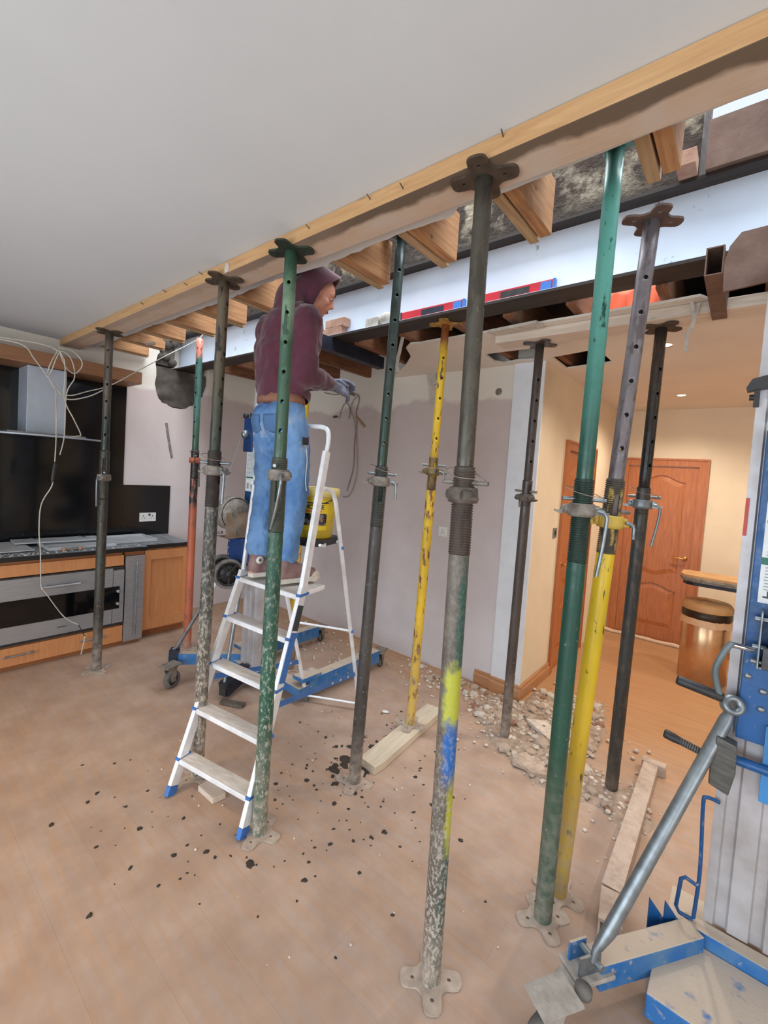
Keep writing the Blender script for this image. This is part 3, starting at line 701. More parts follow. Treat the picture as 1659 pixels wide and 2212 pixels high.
PM['b_out'] = paint('deep_green_prop', (30, 94, 78), chip=(24, 66, 56), chips=0.22, splat=0.1, dustz=0.42, dustc=(150, 146, 134), bands=[(0.0, 0.75, (42, 74, 54), 0.35)])
PM['b_thr'] = paint('deep_green_thread', (36, 66, 56), chip=(28, 44, 40), chips=0.35, dustz=0, rough=0.34)
PM['b_in'] = paint('sea_green_tube', (44, 106, 88), chip=(36, 84, 72), chips=0.25, dustz=0, rough=0.3, bands=[(2.15, 3.0, (96, 164, 152), 0.35)])
PM['yg_out'] = paint('bright_yellow_prop', (238, 200, 40), chip=(70, 62, 40), chips=0.22, splat=0.02, dustz=0.35, rough=0.34, bands=[(0.0, 0.75, (196, 158, 52), 0.3)])
PM['yg_thr'] = paint('grey_thread_yellow_flecks', (88, 80, 72), chip=(196, 168, 88), chips=0.38, dustz=0)
PM['yg_in'] = paint('mauve_grey_tube', (158, 148, 152), chip=(112, 100, 100), chips=0.5, splat=0.2, splatc=(196, 188, 188), dustz=0, rough=0.4, metal=0.3)
PM['rb_out'] = paint('blackened_prop', (62, 62, 58), chip=(82, 72, 64), chips=0.5, dustz=0.1, dustc=(120, 104, 94))
PM['rb_in'] = paint('black_tube', (44, 44, 46), chip=(60, 54, 50), chips=0.3, dustz=0, rough=0.2, bands=[(2.15, 2.7, (70, 60, 52), 0.2)])
# the front prop: brown-grey steel with green, yellow and blue spray paint over its right-hand side
def front_prop_paint():
    m = NM('spray_painted_prop', 0.5); p = m.xyz(); z = p[2]
    c = m.mix(m.rng(m.noise(14, 5), 0.35, 0.65), (112, 104, 94), (88, 80, 72))
    wob = m.mth('ADD', z, m.mth('MULTIPLY', m.mth('SUBTRACT', m.noise(26, 4), 0.5), 0.12))
    side = m.mth('ADD', m.mth('ADD', m.mth('MULTIPLY', p[0], 0.62), m.mth('MULTIPLY', p[1], 0.78)), m.mth('MULTIPLY', m.mth('SUBTRACT', m.noise(30, 3), 0.5), 0.03))
    def band(z0, z1, s0, col, c, so=0.03):
        f = m.mth('MULTIPLY', m.rng(wob, z0-so, z0+so), m.rng(wob, z1-so, z1+so, 1, 0))
        if s0 is not None: f = m.mth('MULTIPLY', f, m.rng(side, s0-0.006, s0+0.006))
        return m.mix(f, c, col)
    c = band(1.02, 1.42, -0.004, (48, 82, 74), c, 0.06)
    c = band(0.36, 0.52, 0.000, (54, 82, 76), c, 0.05)
    c = band(0.02, 0.36, -0.012, (70, 84, 78), c, 0.06)
    c = band(0.90, 1.09, -0.026, (176, 178, 52), c, 0.02)
    c = band(0.72, 0.90, -0.019, (34, 98, 172), c, 0.03)
    c = band(0.48, 0.70, 0.004, (176, 176, 40), c, 0.04)
    c = band(0.335, 0.365, -0.05, (150, 74, 68), m.mix(1.0, c, c), 0.01) if False else c
    sp = m.rng(m.noise(95, 5, 0.7, stretch=(1, 1, 0.6)), 0.50, 0.56)
    c = m.mix(m.mth('MULTIPLY', sp, m.rng(z, 0.15, 0.95, 0.9, 0.12)), c, (186, 178, 168))
    c = m.mix(m.mth('MULTIPLY', m.rng(z, 0.02, 0.30, 1, 0), m.rng(m.noise(26, 5), 0.3, 0.6, 1.0, 0.3)), c, (176, 160, 146))
    m.color(c); m.bump(m.noise(70, 5), 0.3, 0.003); return m.m
PM['f_out'] = front_prop_paint()

vr = math.radians(-52)          # rough bearing of the photographer from the props, for turning holes and handles
prop('green-black mottled prop in front of the oven, furthest left', (-3.858, 1.257), (-3.855, 1.262, 2.645), 1.74, 1.53, 1.36, PM['k_out'], PM['k_out'], PM['k_in'], MT['zinc_dull'], PM['dusty_plate'], rot=0.2, handle=-0.55, hlen=0.18, hole_th=-0.55, threads=False, wire=False, topmat=PM['brown_top'])
prop('orange-red prop with a teal green upper tube beside the beech cabinet', (-3.815, 1.965), (-3.822, 1.957, 2.79), 1.80, 1.71, 1.55, PM['o_out'], PM['o_thr'], PM['o_in'], paint('orange_collar', (190, 104, 74), dustz=0), PM['dusty_plate'], rot=0.5, handle=2.5, hlen=0.20, hdir=0, hole_th=2.0, threads=False, topplate=False)
prop('cement-splattered grey prop with a brown-green top, just left of the step ladder', (-2.181, 1.211), (-2.168, 1.225, 2.645), 1.76, 1.66, 1.47, PM['d_out'], PM['d_thr'], PM['d_in'], MT['zinc_dull'], PM['dusty_plate'], rot=0.1, handle=0.4, hlen=0.13, hdir=0, hole_th=0.5, topmat=PM['brown_top'])
prop('green prop standing directly in front of the worker and the step ladder', (-1.616, 1.218), (-1.617, 1.220, 2.645), 1.74, 1.665, 1.41, PM['g_out'], PM['g_thr'], PM['g_in'], MT['zinc_dull'], PM['dusty_plate'], rot=0.35, handle=-0.25, hlen=0.20, hdir=-2.4, hole_th=-0.95, wire=False, pin_th=2.2, topmat=paint('dark_green_head', (50, 70, 54), dustz=0, chips=0.4))
prop('big front prop with green, yellow and blue spray paint on its lower tube', (-0.692, 1.259), (-0.708, 1.250, 2.645), 1.74, 1.65, 1.46, PM['f_out'], PM['f_thr'], PM['f_in'], MT['cast_dark'], PM['dusty_plate'], rot=0.66, handle=PI-0.6, hlen=0.17, hdir=0.0, hole_th=0.22, topmat=PM['brown_top'], prot=0.2, pin_th=0.0)
prop('dark brown-grey prop with a slim dark green upper tube right of the step ladder', (-1.534, 1.771), (-1.485, 1.812, 2.955), 1.74, 1.66, 1.42, PM['m_out'], PM['m_thr'], PM['m_in'], MT['zinc_dull'], PM['dusty_plate'], rot=0.4, handle=0.8, hlen=0.05, hdir=0, hole_th=-0.90, ri=0.026)
prop('bright yellow rust-flecked prop standing on the dusty board', (-1.602, 2.380), (-1.562, 2.405, 2.680), 1.78, 1.69, 1.57, PM['y_out'], paint('dirty_yellow_sleeve', (150, 120, 60), chip=(90, 66, 46), chips=0.5, dustz=0), PM['y_in'], paint('dirty_yellow_nut', (150, 126, 80), dustz=0), PM['dusty_plate'], rot=0.3, handle=0.4, hlen=0.03, hdir=0, hole_th=-0.9, threads=False, wire=False, topmat=PM['y_top'], base_z=0.048, ro=0.030, ri=0.025)
prop('slim rusty brown prop by the white wall corner', (-1.113, 2.788), (-1.068, 2.735, 2.578), 1.72, 1.61, 1.56, PM['r_all'], PM['r_all'], PM['r_all'], MT['cast_dark'], PM['dusty_plate'], rot=0.3, handle=PI-0.4, hlen=0.03, hdir=0, hole_th=-0.95, threads=False, wire=False, ro=0.031, ri=0.026, prot=0.75)
prop('thick deep green prop in front of the hall doors', (-0.481, 1.735), (-0.459, 1.741, 2.955), 1.73, 1.615, 1.42, PM['b_out'], PM['b_thr'], PM['b_in'], MT['zinc_dull'], PM['dusty_plate'], rot=PI/4, handle=0.45, hlen=0.20, hdir=-0.6, hole_th=0.30, ri=0.030, pin_th=0.62)
prop('leaning prop with a yellow lower tube and a mauve-grey upper tube', (-0.471, 1.887), (-0.352, 1.905, 2.720), 1.74, 1.575, 1.45, PM['yg_out'], PM['yg_thr'], PM['yg_in'], paint('yellow_nut', (220, 184, 80), chip=(90, 80, 60), dustz=0), PM['dusty_plate'], rot=0.0, handle=0.7, hlen=0.02, hdir=0, hole_th=-1.05, ri=0.029, topmat=flat('red_brown_head', (100, 78, 70), 0.75, var=0.12, scale=20), prot=0.55, wire=False)
prop('blackened prop standing in the hall opening, in front of the far door', (-0.454, 2.752), (-0.416, 2.735, 2.578), 1.72, 1.63, 1.58, PM['rb_out'], PM['rb_out'], PM['rb_in'], MT['zinc'], PM['dusty_plate'], rot=0.2, handle=0.2, hlen=0.18, hdir=-0.8, hole_th=2.2, threads=False, ro=0.034, ri=0.029, topmat=PM['brown_top'], prot=0.75)
prop('far yellow prop half hidden behind the step ladder and the bucket', (-2.86, 2.385), (-2.86, 2.385, 2.68), 1.5, 1.42, 1.25, paint('rust_footed_yellow_prop', (226, 182, 46), chip=(120, 70, 46), chips=0.4, dustz=0.2, bands=[(0.0, 0.42, (108, 78, 58), 0.06)]), PM['d_thr'], PM['y_in'], MT['cast_dark'], PM['dusty_plate'], rot=0.3, handle=0.8, hlen=0.04, hole_th=-0.9, wire=False)
# ------------------------------------------------------------------ kitchen run on the left wall (fronts face +X)
def yz(poly, x0, x1, mat, name, parent, holes=(), **k):
    return obj(name, MB().prism(poly, x0, x1, Myz, holes=holes), mat, parent, fixn=True, **k)
def rect(y0, y1, z0, z1): return [(y0, z0), (y1, z0), (y1, z1), (y0, z1)]
def bar_handle(parent, p0, p1, off, r=0.006, mat=None, name='handle'):
    """tube on two posts, standing off a front that faces +X"""
    p0 = V(p0); p1 = V(p1); d = (p1-p0)
    mb_ = MB().cyl(p0+V((off, 0, 0)), p1+V((off, 0, 0)), r, seg=10)
    for f in (0.12, 0.88): mb_.cyl(p0+d*f, p0+d*f+V((off, 0, 0)), r*0.8, seg=8)
    return obj(name, mb_, mat or MT['zinc'], parent)
# splashback panels
o = obj('splashback', MB().box((XL+0.001, -2.0, 0.896), (XL+0.011, 1.755, 2.392)), MT['black_gloss']); tag(o, 'tall glossy black splashback panel behind the cooker hood', 'splashback')
o = obj('splashback', MB().box((XL+0.001, 1.756, 0.896), (XL+0.011, 2.223, 1.418)), MT['black_gloss']); tag(o, 'low glossy black splashback panel with the double socket', 'splashback')
t = thing('double_socket', 'white double wall socket on the low black splashback panel', 'socket', (XL+0.0112, 2.0, 1.085))
obj('face_plate', B((0, -0.082, -0.046), (0.008, 0.082, 0.046)), MT['white_plastic'], t, bev=0.003)
for s_ in (-1, 1):
    sl = MB()
    for a, b in (((s_*0.045-0.004, 0.006), (s_*0.045+0.004, 0.020)), ((s_*0.045-0.018, -0.016), (s_*0.045-0.009, -0.008)), ((s_*0.045+0.009, -0.016), (s_*0.045+0.018, -0.008))):
        sl.box((0.0078, a[0], a[1]), (0.0086, b[0], b[1]))
    obj('pin_holes', sl, MT['black_plastic'], t)
    obj('switch', B((0.008, s_*0.016-0.010, 0.014), (0.012, s_*0.016+0.008, 0.036)), MT['black_plastic'] if s_ > 0 else MT['white_plastic'], t)
# cornice shelf
o = obj('cornice_shelf', MB().box((XL+0.001, -2.0, 2.394), (-4.50, 1.76, 2.505)), MT['pelmet'], bev=0.004); tag(o, 'brown wooden cornice box running along the top of the kitchen wall', 'cornice')
# extractor hood
t = thing('cooker_hood', 'pale steel chimney cooker hood with a curved glass visor', 'hood', (XL+0.012, 1.045, 1.85))
obj('chimney', B((0, -0.13, 0.0), (0.29, 0.135, 0.54)), MT['hood'], t, bev=0.003)
arc = []
for i in range(25):
    y = -0.45+0.95*i/24; u_ = (y-0.0)/0.48
    arc.append((0.50-0.30*min(1.0, abs(u_))**2.2, y))
vp = MB().prism([(0.0, -0.45)] + arc + [(0.0, 0.50)], -0.030, -0.016)
gv = obj('glass_visor', vp, flat('smoked_visor', (44, 48, 50), 0.12, var=0.05), t, fixn=True)
rim = MB().tube([(a[0], a[1], -0.023) for a in arc], 0.009, 6); obj('steel_rim', rim, MT['hood'], gv)
obj('filter_box', B((0.0, -0.26, -0.012), (0.36, 0.27, -0.0005)), MT['steel_grey'], t)
# worktops
t = thing('worktop', 'dusty grey worktop with a black edge over the oven', 'worktop', (0, 0, 0))
obj('top', B((XL+0.012, -1.4, 0.857), (-4.200, 1.752, 0.893)), MT['worktop_edge'], t, bev=0.003)
obj('dust_layer', B((XL+0.014, -1.4, 0.8935), (-4.206, 1.748, 0.8955)), MT['worktop'], t)['label'] = 'grey dust lying on the top'
t = thing('worktop', 'shorter worktop with a black edge over the right beech cabinet', 'worktop', (0, 0, 0))
obj('top', B((XL+0.012, 1.754, 0.857), (-4.262, 2.19, 0.893)), MT['worktop_edge'], t, bev=0.003)
obj('dust_layer', B((XL+0.014, 1.756, 0.8935), (-4.268, 2.186, 0.8955)), MT['worktop'], t)['label'] = 'grey dust lying on the top'
# oven housing
FXX = -4.235
t = thing('oven_cabinet', 'beech cabinet carrying the wide oven, with a fascia above and a deep drawer below', 'cabinet', (0, 0, 0))
obj('carcass', MB().box((XL+0.012, -1.4, 0.10), (FXX-0.022, 1.560, 0.195)).box((XL+0.012, -1.4, 0.735), (FXX-0.022, 1.560, 0.855)), MT['plinth'], t)
fa = obj('fascia', B((FXX-0.02, -1.4, 0.735), (FXX, 1.566, 0.828)), MT['orange_wood'], t, bev=0.002)
dr = obj('drawer', B((FXX-0.02, 0.50, 0.045), (FXX, 1.575, 0.188)), MT['orange_wood'], t, bev=0.002)
bar_handle(dr, (FXX, 0.745, 0.128), (FXX, 0.945, 0.128), 0.03); bar_handle(dr, (FXX, 1.243, 0.128), (FXX, 1.44, 0.128), 0.03)
obj('drawer', B((FXX-0.02, -0.6, 0.045), (FXX, 0.496, 0.188)), MT['orange_wood'], t, bev=0.002)
obj('plinth', B((FXX-0.06, -1.4, 0.0), (FXX-0.045, 1.745, 0.098)), MT['plinth'], t)
# oven
t = thing('oven', 'wide stainless steel oven with a black glass door and bar handle', 'oven', (FXX, 1.10, 0.20))
OY0, OY1 = -0.60, 0.465
obj('body', B((-0.52, OY0, 0.0), (-0.0005, OY1, 0.525)), MT['cast_dark'], t)
yz(rect(OY0, 0.375, 0.03, 0.52), 0.0, 0.022, MT['steel_grey'], 'door', t, holes=[rect(OY0+0.08, 0.3745-0.0, 0.165, 0.36)[::-1]] if False else ())
dw = obj('door_glass', B((0.0221, OY0+0.04, 0.160), (0.026, 0.372, 0.358)), MT['black_glass'], t)
hb = bar_handle(t, (0.022, -0.13, 0.437), (0.022, 0.12, 0.437), 0.045, 0.010, MT['steel_grey'])
cpn = yz(rect(0.379, OY1, 0.03, 0.50), 0.0, 0.022, MT['steel_grey'], 'control_panel', t)
cg = obj('control_glass', B((0.0221, 0.373, 0.160), (0.0255, OY1-0.035, 0.358)), MT['black_glass'], t)
for z in (0.205, 0.315): obj('knob', MB().lathe([(0.013, 0), (0.013, 0.022), (0.009, 0.026), (0.0, 0.026)], 12), MT['steel_grey'], cpn, loc=(0.0256, 0.415, z), rot=(0, PI/2, 0))
obj('vent_slot', B((0.0, OY0, 0.505), (0.005, OY1+0.005, 0.522)), MT['black_plastic'], t); obj('vent_slot', B((0.0, OY0, 0.004), (0.006, OY1+0.005, 0.026)), MT['black_plastic'], t)
obj('maker_plate', B((0.0221, -0.02, 0.085), (0.0232, 0.045, 0.092)), MT['ink'], t)
# pull-out and right cabinet
t = thing('pull_out_unit', 'narrow stainless steel pull-out unit with a tall bar handle beside the oven', 'cabinet', (0, 0, 0))
obj('body', B((XL+0.012, 1.580, 0.10), (FXX-0.022, 1.742, 0.855)), MT['plinth'], t)
df = obj('door', B((FXX-0.02, 1.580, 0.035), (FXX+0.012, 1.738, 0.815)), MT['steel_grey'], t, bev=0.002)
bar_handle(df, (FXX+0.012, 1.665, 0.085), (FXX+0.012, 1.665, 0.77), 0.03, 0.006)
t = thing('base_cabinet', 'plain beech base cabinet with a framed door under the shorter worktop', 'cabinet', (0, 0, 0))
obj('carcass', B((XL+0.012, 1.75, 0.07), (-4.302, 2.185, 0.855)), MT['orange_wood'], t)
dd = obj('door', B((-4.3015, 1.755, 0.09), (-4.297, 2.182, 0.842)), MT['orange_wood'], t)
fr = MB()
for a, b in ((rect(1.755, 1.815, 0.09, 0.842), 0), (rect(2.122, 2.182, 0.09, 0.842), 0), (rect(1.815, 2.122, 0.09, 0.19), 0), (rect(1.815, 2.122, 0.752, 0.842), 0)):
    fr.prism(a, -4.297, -4.272, Myz)
obj('door_frame', fr, MT['orange_wood'], dd, fixn=True)
obj('plinth', B((-4.37, 1.762, 0.0), (-4.355, 2.185, 0.089)), MT['plinth'], t)
# loose things on the worktop
def tray(label, c_, sx, sy, rz, lip=True, z=0.897, tilt=(0, 0), h=0.02):
    t = thing('loose_panel', label, 'panel', (c_[0], c_[1], z), group='loose panels on the worktop', rot=(tilt[0], tilt[1], rz))
    obj('sheet', B((-sx/2, -sy/2, 0), (sx/2, sy/2, h*0.5)), MT['tray'], t, bev=0.004)
    if lip:
        mb_ = MB()
        mb_.box((-sx/2, -sy/2, h*0.5), (-sx/2+0.018, sy/2, h)); mb_.box((sx/2-0.018, -sy/2, h*0.5), (sx/2, sy/2, h))
        mb_.box((-sx/2+0.018, -sy/2, h*0.5), (sx/2-0.018, -sy/2+0.018, h)); mb_.box((-sx/2+0.018, sy/2-0.018, h*0.5), (sx/2-0.018, sy/2, h))
        obj('raised_lip', mb_, MT['tray'], t)
    return t
tray('pale grey flat panel at the left end of the worktop', (-4.56, 0.62), 0.42, 0.66, 0.05, False, z=0.905, tilt=(0.0, 0.02))
p_ = tray('pale grey panel with two clips lying at the back of the worktop', (-4.66, 1.18), 0.22, 0.62, -0.06, False, z=0.926, tilt=(0, 0.0))
for y in (-0.18, 0.17): obj('clip', MB().tube([(-0.05, y, 0.012), (-0.045, y, 0.024), (0.045, y+0.03, 0.024), (0.05, y+0.03, 0.012)], 0.005, 6), MT['chrome'], p_)
tray('pale grey shallow tray with a rounded lip in the middle of the worktop', (-4.47, 1.28), 0.30, 0.50, 0.02, True, z=0.897, h=0.026)
tray('bluish grey shallow tray at the right of the worktop, behind the mottled prop', (-4.58, 1.72), 0.34, 0.40, 0.03, True, z=0.897, h=0.03)
t = thing('chisel', 'small chisel with orange handle ends on the dusty worktop edge', 'chisel', (-4.27, 1.17, 0.8965), rot=(0, 0, 0.06))
hb_ = MB().lathe([(0.0, 0), (0.012, 0.002), (0.014, 0.03), (0.009, 0.05), (0.011, 0.10), (0.014, 0.125), (0.010, 0.14), (0.0, 0.14)], 10)
obj('handle', hb_, MT['zinc_dull'], t, loc=(0, -0.06, 0.014), rot=(-PI/2, 0, 0))
for y in (-0.062, 0.055): obj('handle_end', MB().lathe([(0.0, 0), (0.0145, 0.002), (0.0155, 0.018), (0.0135, 0.028), (0.0, 0.028)], 10), flat('faded_orange_handle', (196, 140, 112), 0.6, var=0.1), t, loc=(0, y, 0.0155), rot=(-PI/2, 0, 0))
obj('blade', B((-0.006, 0.082, 0.008), (0.006, 0.19, 0.013)), MT['zinc'], t)
db = MB(); rr = random.Random(3)
for i in range(120):
    y = 0.5+1.22*rr.random(); x = -4.215-0.10*rr.random()**1.4; s_ = 0.003+0.006*rr.random()
    db.ell((x, y, 0.896+s_*0.4), (s_, s_*1.2, s_*0.6), 5, 4)
o = obj('worktop_debris', db, MT['tray']); tag(o, 'fine plaster crumbs scattered along the worktop edge', 'debris', kind='stuff')

# ------------------------------------------------------------------ cables hanging by the hood
def cable(pts, label, r=0.0042, mat=None, name='cable', n=5, parent=None):
    o = obj(name, MB().tube(smooth_path(pts, n), r, 7), mat or MT['cable'], parent)
    return tag(o, label, 'cable', 'loose cables by the cooker hood') if parent is None else o
X0 = -4.16
c1 = cable([(-4.49, 0.20, 2.515), (-4.35, 0.62, 2.50), (X0, 0.80, 2.465), (X0, 0.874, 2.38), (X0, 1.0, 2.20), (X0, 1.015, 2.08), (X0, 1.022, 1.814), (X0, 1.018, 1.606)], 'long white cable hanging in front of the hood down to a taped joint')
c2 = thing('cable', 'white flex running from the taped joint down past the oven handle', 'cable', (0, 0, 0), group='loose cables by the cooker hood')
cable([(X0, 1.012, 1.50), (X0, 1.002, 1.43), (X0, 0.942, 1.294), (X0, 0.933, 1.098), (X0, 0.945, 0.936), (X0+0.02, 0.951, 0.676), (X0+0.03, 0.976, 0.614), (X0, 1.108, 0.388), (X0, 1.212, 0.296)], None, parent=c2, name='sheath')
cable([(X0, 1.212, 0.296), (X0, 1.25, 0.21), (X0, 1.262, 0.19)], None, r=0.003, mat=MT['black_plastic'], parent=c2, name='bare_core')
obj('joint_wrap', MB().tube([(X0, 1.020, 1.63), (X0, 1.020, 1.60), (X0, 1.008, 1.49), (X0, 1.004, 1.46)], [0.004, 0.014, 0.013, 0.004], 8), MT['black_plastic'], c2)
cable([(X0, 1.262, 0.188), (X0+0.005, 1.250, 0.111), (X0, 1.239, 0.04)], 'short frayed white offcut hanging on the lower drawer handle', r=0.005)
cable([(X0, 1.02, 2.50), (X0, 1.118, 2.493), (X0+0.01, 1.176, 2.417), (X0, 1.138, 2.332), (X0-0.01, 1.085, 2.35), (X0, 1.04, 2.43), (X0, 1.02, 2.48), (X0, 0.97, 2.36), (X0-0.01, 0.955, 2.27), (X0, 0.975, 2.30), (X0, 1.03, 2.47), (X0, 1.10, 2.44), (X0, 1.13, 2.30), (X0, 1.08, 2.16), (X0, 1.075, 1.84), (X0, 1.049, 1.68)], 'coiled white cable looped in front of the chimney of the hood')
cable([(-4.30, 0.70, 2.51), (X0, 1.03, 2.47), (X0, 1.067, 2.124), (X0, 1.132, 1.972), (X0, 1.183, 1.857), (X0, 1.161, 1.84), (X0, 1.112, 1.824)], 'thin white cable ending in a bent tail beside the hood', r=0.0045)
cable([(X0, 0.96, 2.28), (X0, 1.006, 2.184), (X0, 1.096, 2.150), (X0, 1.22, 2.205), (X0, 1.384, 2.287), (X0, 1.594, 2.455), (X0, 1.822, 2.639), (X0, 2.094, 2.85), (X0, 2.16, 2.93)], 'white cable strung from the coil up to the steel beam')
cable([(X0, 1.006, 2.201), (X0, 1.082, 2.12), (X0, 1.221, 2.162), (X0, 1.334, 2.239), (X0, 1.384, 2.282)], 'slack white loop of cable behind the mottled prop', r=0.005)
yw = YB-0.012
cable([(-3.70, yw, 2.555), (-3.543, yw, 2.525), (-3.367, yw, 2.524), (-3.231, yw, 2.515), (-3.161, yw, 2.463), (-3.194, yw, 2.322), (-3.173, yw, 2.226), (-3.190, yw, 2.0), (-3.185, yw, 1.745), (-3.258, yw, 1.498)], 'dusty grey cable running along the plaster wall and hanging down beside the ladder', r=0.005, mat=MT['cable_grey'])
cable([(-3.163, yw-0.012, 2.487), (-3.229, yw-0.012, 2.45), (-3.263, yw-0.012, 2.348), (-3.208, yw-0.012, 2.25), (-3.165, yw-0.012, 2.10), (-3.131, yw-0.012, 1.891), (-3.123, yw-0.012, 1.652), (-3.206, yw-0.012, 1.453), (-3.307, yw-0.012, 1.435)], 'second dusty grey cable loop on the plaster wall', r=0.004, mat=MT['cable_grey'])
cable([(-3.44, yw, 2.26), (-3.42, yw, 2.33), (-3.378, yw, 2.412), (-3.323, yw, 2.414), (-3.284, yw, 2.349), (-3.296, yw, 2.253)], 'small arched cable end sticking out of the plaster wall', r=0.004, mat=MT['cable_grey'])
o = obj('split_lath', bar((-3.19, YB-0.020, 2.275), (-3.06, YB-0.010, 2.165), 0.012, 0.022), MT['batten']); tag(o, 'short splintered lath stuck in the plaster wall under the cable', 'lath')
o = obj('wall_chip', MB().ell((-3.51, YB, 2.285), (0.045, 0.008, 0.014), 9, 6, ), MT['mortar']); tag(o, 'dark chipped nick in the plaster wall left of the cables', 'chip')
o = obj('wall_chip', MB().ell((0, 0, 0), (0.03, 0.008, 0.03), 9, 6), MT['zinc_dull'], loc=(-1.62, YB, 2.43)); tag(o, 'grey filler patch on the cream wall above the plaster', 'patch')
o = obj('wall_groove', MB().tube(smooth_path([(XL+0.002, 2.155, 2.09), (XL+0.002, 2.17, 2.0), (XL+0.002, 2.20, 1.85), (XL+0.002, 2.23, 1.715)], 4), [0.014]+[0.012]*11+[0.004], 7), MT['zinc_dull']); tag(o, 'grey chased groove in the pink plaster left of the orange prop', 'groove')
t = thing('single_socket', 'small white single socket low on the pink plaster wall', 'socket', (-2.05, YB-0.0005, 1.225))
obj('face_plate', B((-0.043, -0.008, -0.043), (0.043, 0.0, 0.043)), MT['white_plastic'], t, bev=0.003)
ph_ = MB()
for a in ((0, 0.010), (-0.012, -0.012), (0.012, -0.012)): ph_.box((a[0]-0.003, -0.0088, a[1]-0.004), (a[0]+0.003, -0.0078, a[1]+0.004))
obj('pin_holes', ph_, MT['black_plastic'], t)

# ------------------------------------------------------------------ hall: skirting, doors, switch, lights, bin, worktop
def skirt(a, b, nrm, name):
    a = V((a[0], a[1], 0)); b = V((b[0], b[1], 0)); n_ = V((nrm[0], nrm[1], 0)); mb_ = MB()
    prof = [(0, 0), (0.022, 0), (0.022, 0.075), (0.019, 0.085), (0.013, 0.092), (0.013, 0.108), (0.006, 0.118), (0.0, 0.118)]
    vs_ = [a + n_*p[0] + V((0, 0, p[1]+0.0005)) for p in prof] + [b + n_*p[0] + V((0, 0, p[1]+0.0005)) for p in prof]; k = len(prof)
    fs = [(i, (i+1) % k, (i+1) % k+k, i+k) for i in range(k)] + [tuple(range(k))[::-1], tuple(range(k, 2*k))]
    mb_.add(vs_, fs); o = obj(name, mb_, MT['skirting'], fixn=True); o['kind'] = 'structure'; return o
skirt((-1.64, YB), (-1.489, YB), (0, -1), 'baseboard_back')
skirt((-1.489, YB-0.018), (XH+0.026, YB-0.018), (0, -1), 'baseboard_back')
skirt((XH+0.004, YB-0.018), (XH+0.004, 3.985), (1, 0), 'baseboard_left')
skirt((-0.325, YF), (2.6, YF), (0, -1), 'baseboard_far')

def arched(x0, x1, z0, z1, rise, n=14, down=0.0):
    """panel outline with a swept arch at the top and, if asked, a swept bottom"""
    pts = []
    for i in range(n+1):
        t_ = i/n; pts.append((x0+(x1-x0)*t_, z0 - down*math.sin(PI*t_)**2))
    for i in range(n+1):
        t_ = 1-i/n; pts.append((x0+(x1-x0)*t_, z1 - rise + rise*math.sin(PI*t_)**2))
    return pts
def inset(pts, d):
    cx = sum(p[0] for p in pts)/len(pts); cz = sum(p[1] for p in pts)/len(pts)
    w_ = max(p[0] for p in pts)-min(p[0] for p in pts); h_ = max(p[1] for p in pts)-min(p[1] for p in pts)
    return [(cx+(p[0]-cx)*(1-2*d/w_), cz+(p[1]-cz)*(1-2*d/h_)) for p in pts]
def panel_door(name, M, w_, h_, hx):
    """M maps (across, up, out) to the world; door leaf with two recessed, raised-field panels"""
    up_ = arched(0.115, w_-0.115, 0.80, h_-0.10, 0.075, down=0.055)
    lo_ = arched(0.115, w_-0.115, 0.17, 0.66, 0.060)
    d = struct(name, MB().prism([(0, 0.006), (w_, 0.006), (w_, h_), (0, h_)], -0.02, 0.018, M, holes=[up_[::-1], lo_[::-1]]), MT['door_wood'], fixn=True)
    for q in (up_, lo_):
        obj('recess', MB().prism(q, -0.019, 0.004, M), MT['door_wood'], d, fixn=True)
        a = inset(q, 0.010); b = inset(q, 0.055); n_ = len(a); mb_ = MB()
        vs_ = [(p[0], p[1], 0.0045) for p in a] + [(p[0], p[1], 0.014) for p in b]
        fs = [(i, (i+1) % n_, (i+1) % n_+n_, i+n_) for i in range(n_)]
        mb_.add(vs_, fs, False, M); mb_.prism(b, 0.0135, 0.0142, M); obj('panel', mb_, MT['door_wood'], d, fixn=True)
    s_ = 1 if hx < w_/2 else -1
    hm = MB().lathe([(0.0, 0.010), (0.025, 0.010), (0.025, 0.0), ], 14, mat=M @ Matrix.Translation((hx, 0.985, 0.018)))
    hm.tube([M @ V(p) for p in smooth_path([(hx, 0.985, 0.02), (hx, 0.985, 0.055), (hx+s_*0.02, 0.985, 0.062), (hx+s_*0.07, 0.990, 0.060), (hx+s_*0.125, 0.978, 0.056)], 4)], 0.0085, 8)
    obj('handle', hm, MT['brass'], d); return d
def frame(name, M, w_, h_, fw_=0.085):
    mb_ = MB(); pts = [(-fw_, 0.0005), (0.004, 0.0005), (0.004, h_), (w_-0.004, h_), (w_-0.004, 0.0005), (w_+fw_, 0.0005), (w_+fw_, h_+fw_), (-fw_, h_+fw_)]
    mb_.prism(pts, 0.0005, 0.020, M); ob = [(-fw_, 0.0005), (-fw_+0.02, 0.0005), (-fw_+0.02, h_+fw_-0.02), (w_+fw_-0.02, h_+fw_-0.02), (w_+fw_-0.02, 0.0005), (w_+fw_, 0.0005), (w_+fw_, h_+fw_), (-fw_, h_+fw_)]
    mb_.prism(ob, 0.020, 0.028, M)
    return struct(name, mb_, MT['door_wood'], fixn=True)
# far door: across = X, out = -Y
Mf = Matrix(((1, 0, 0, FX0), (0, 0, -1, YF), (0, 1, 0, 0), (0, 0, 0, 1)))
frame('trim_4', Mf, FX1-FX0, FZ); d_ = panel_door('door_1', Mf @ Matrix.Translation((0.004, 0, -0.022)), FX1-FX0-0.008, FZ-0.004, FX1-FX0-0.065)
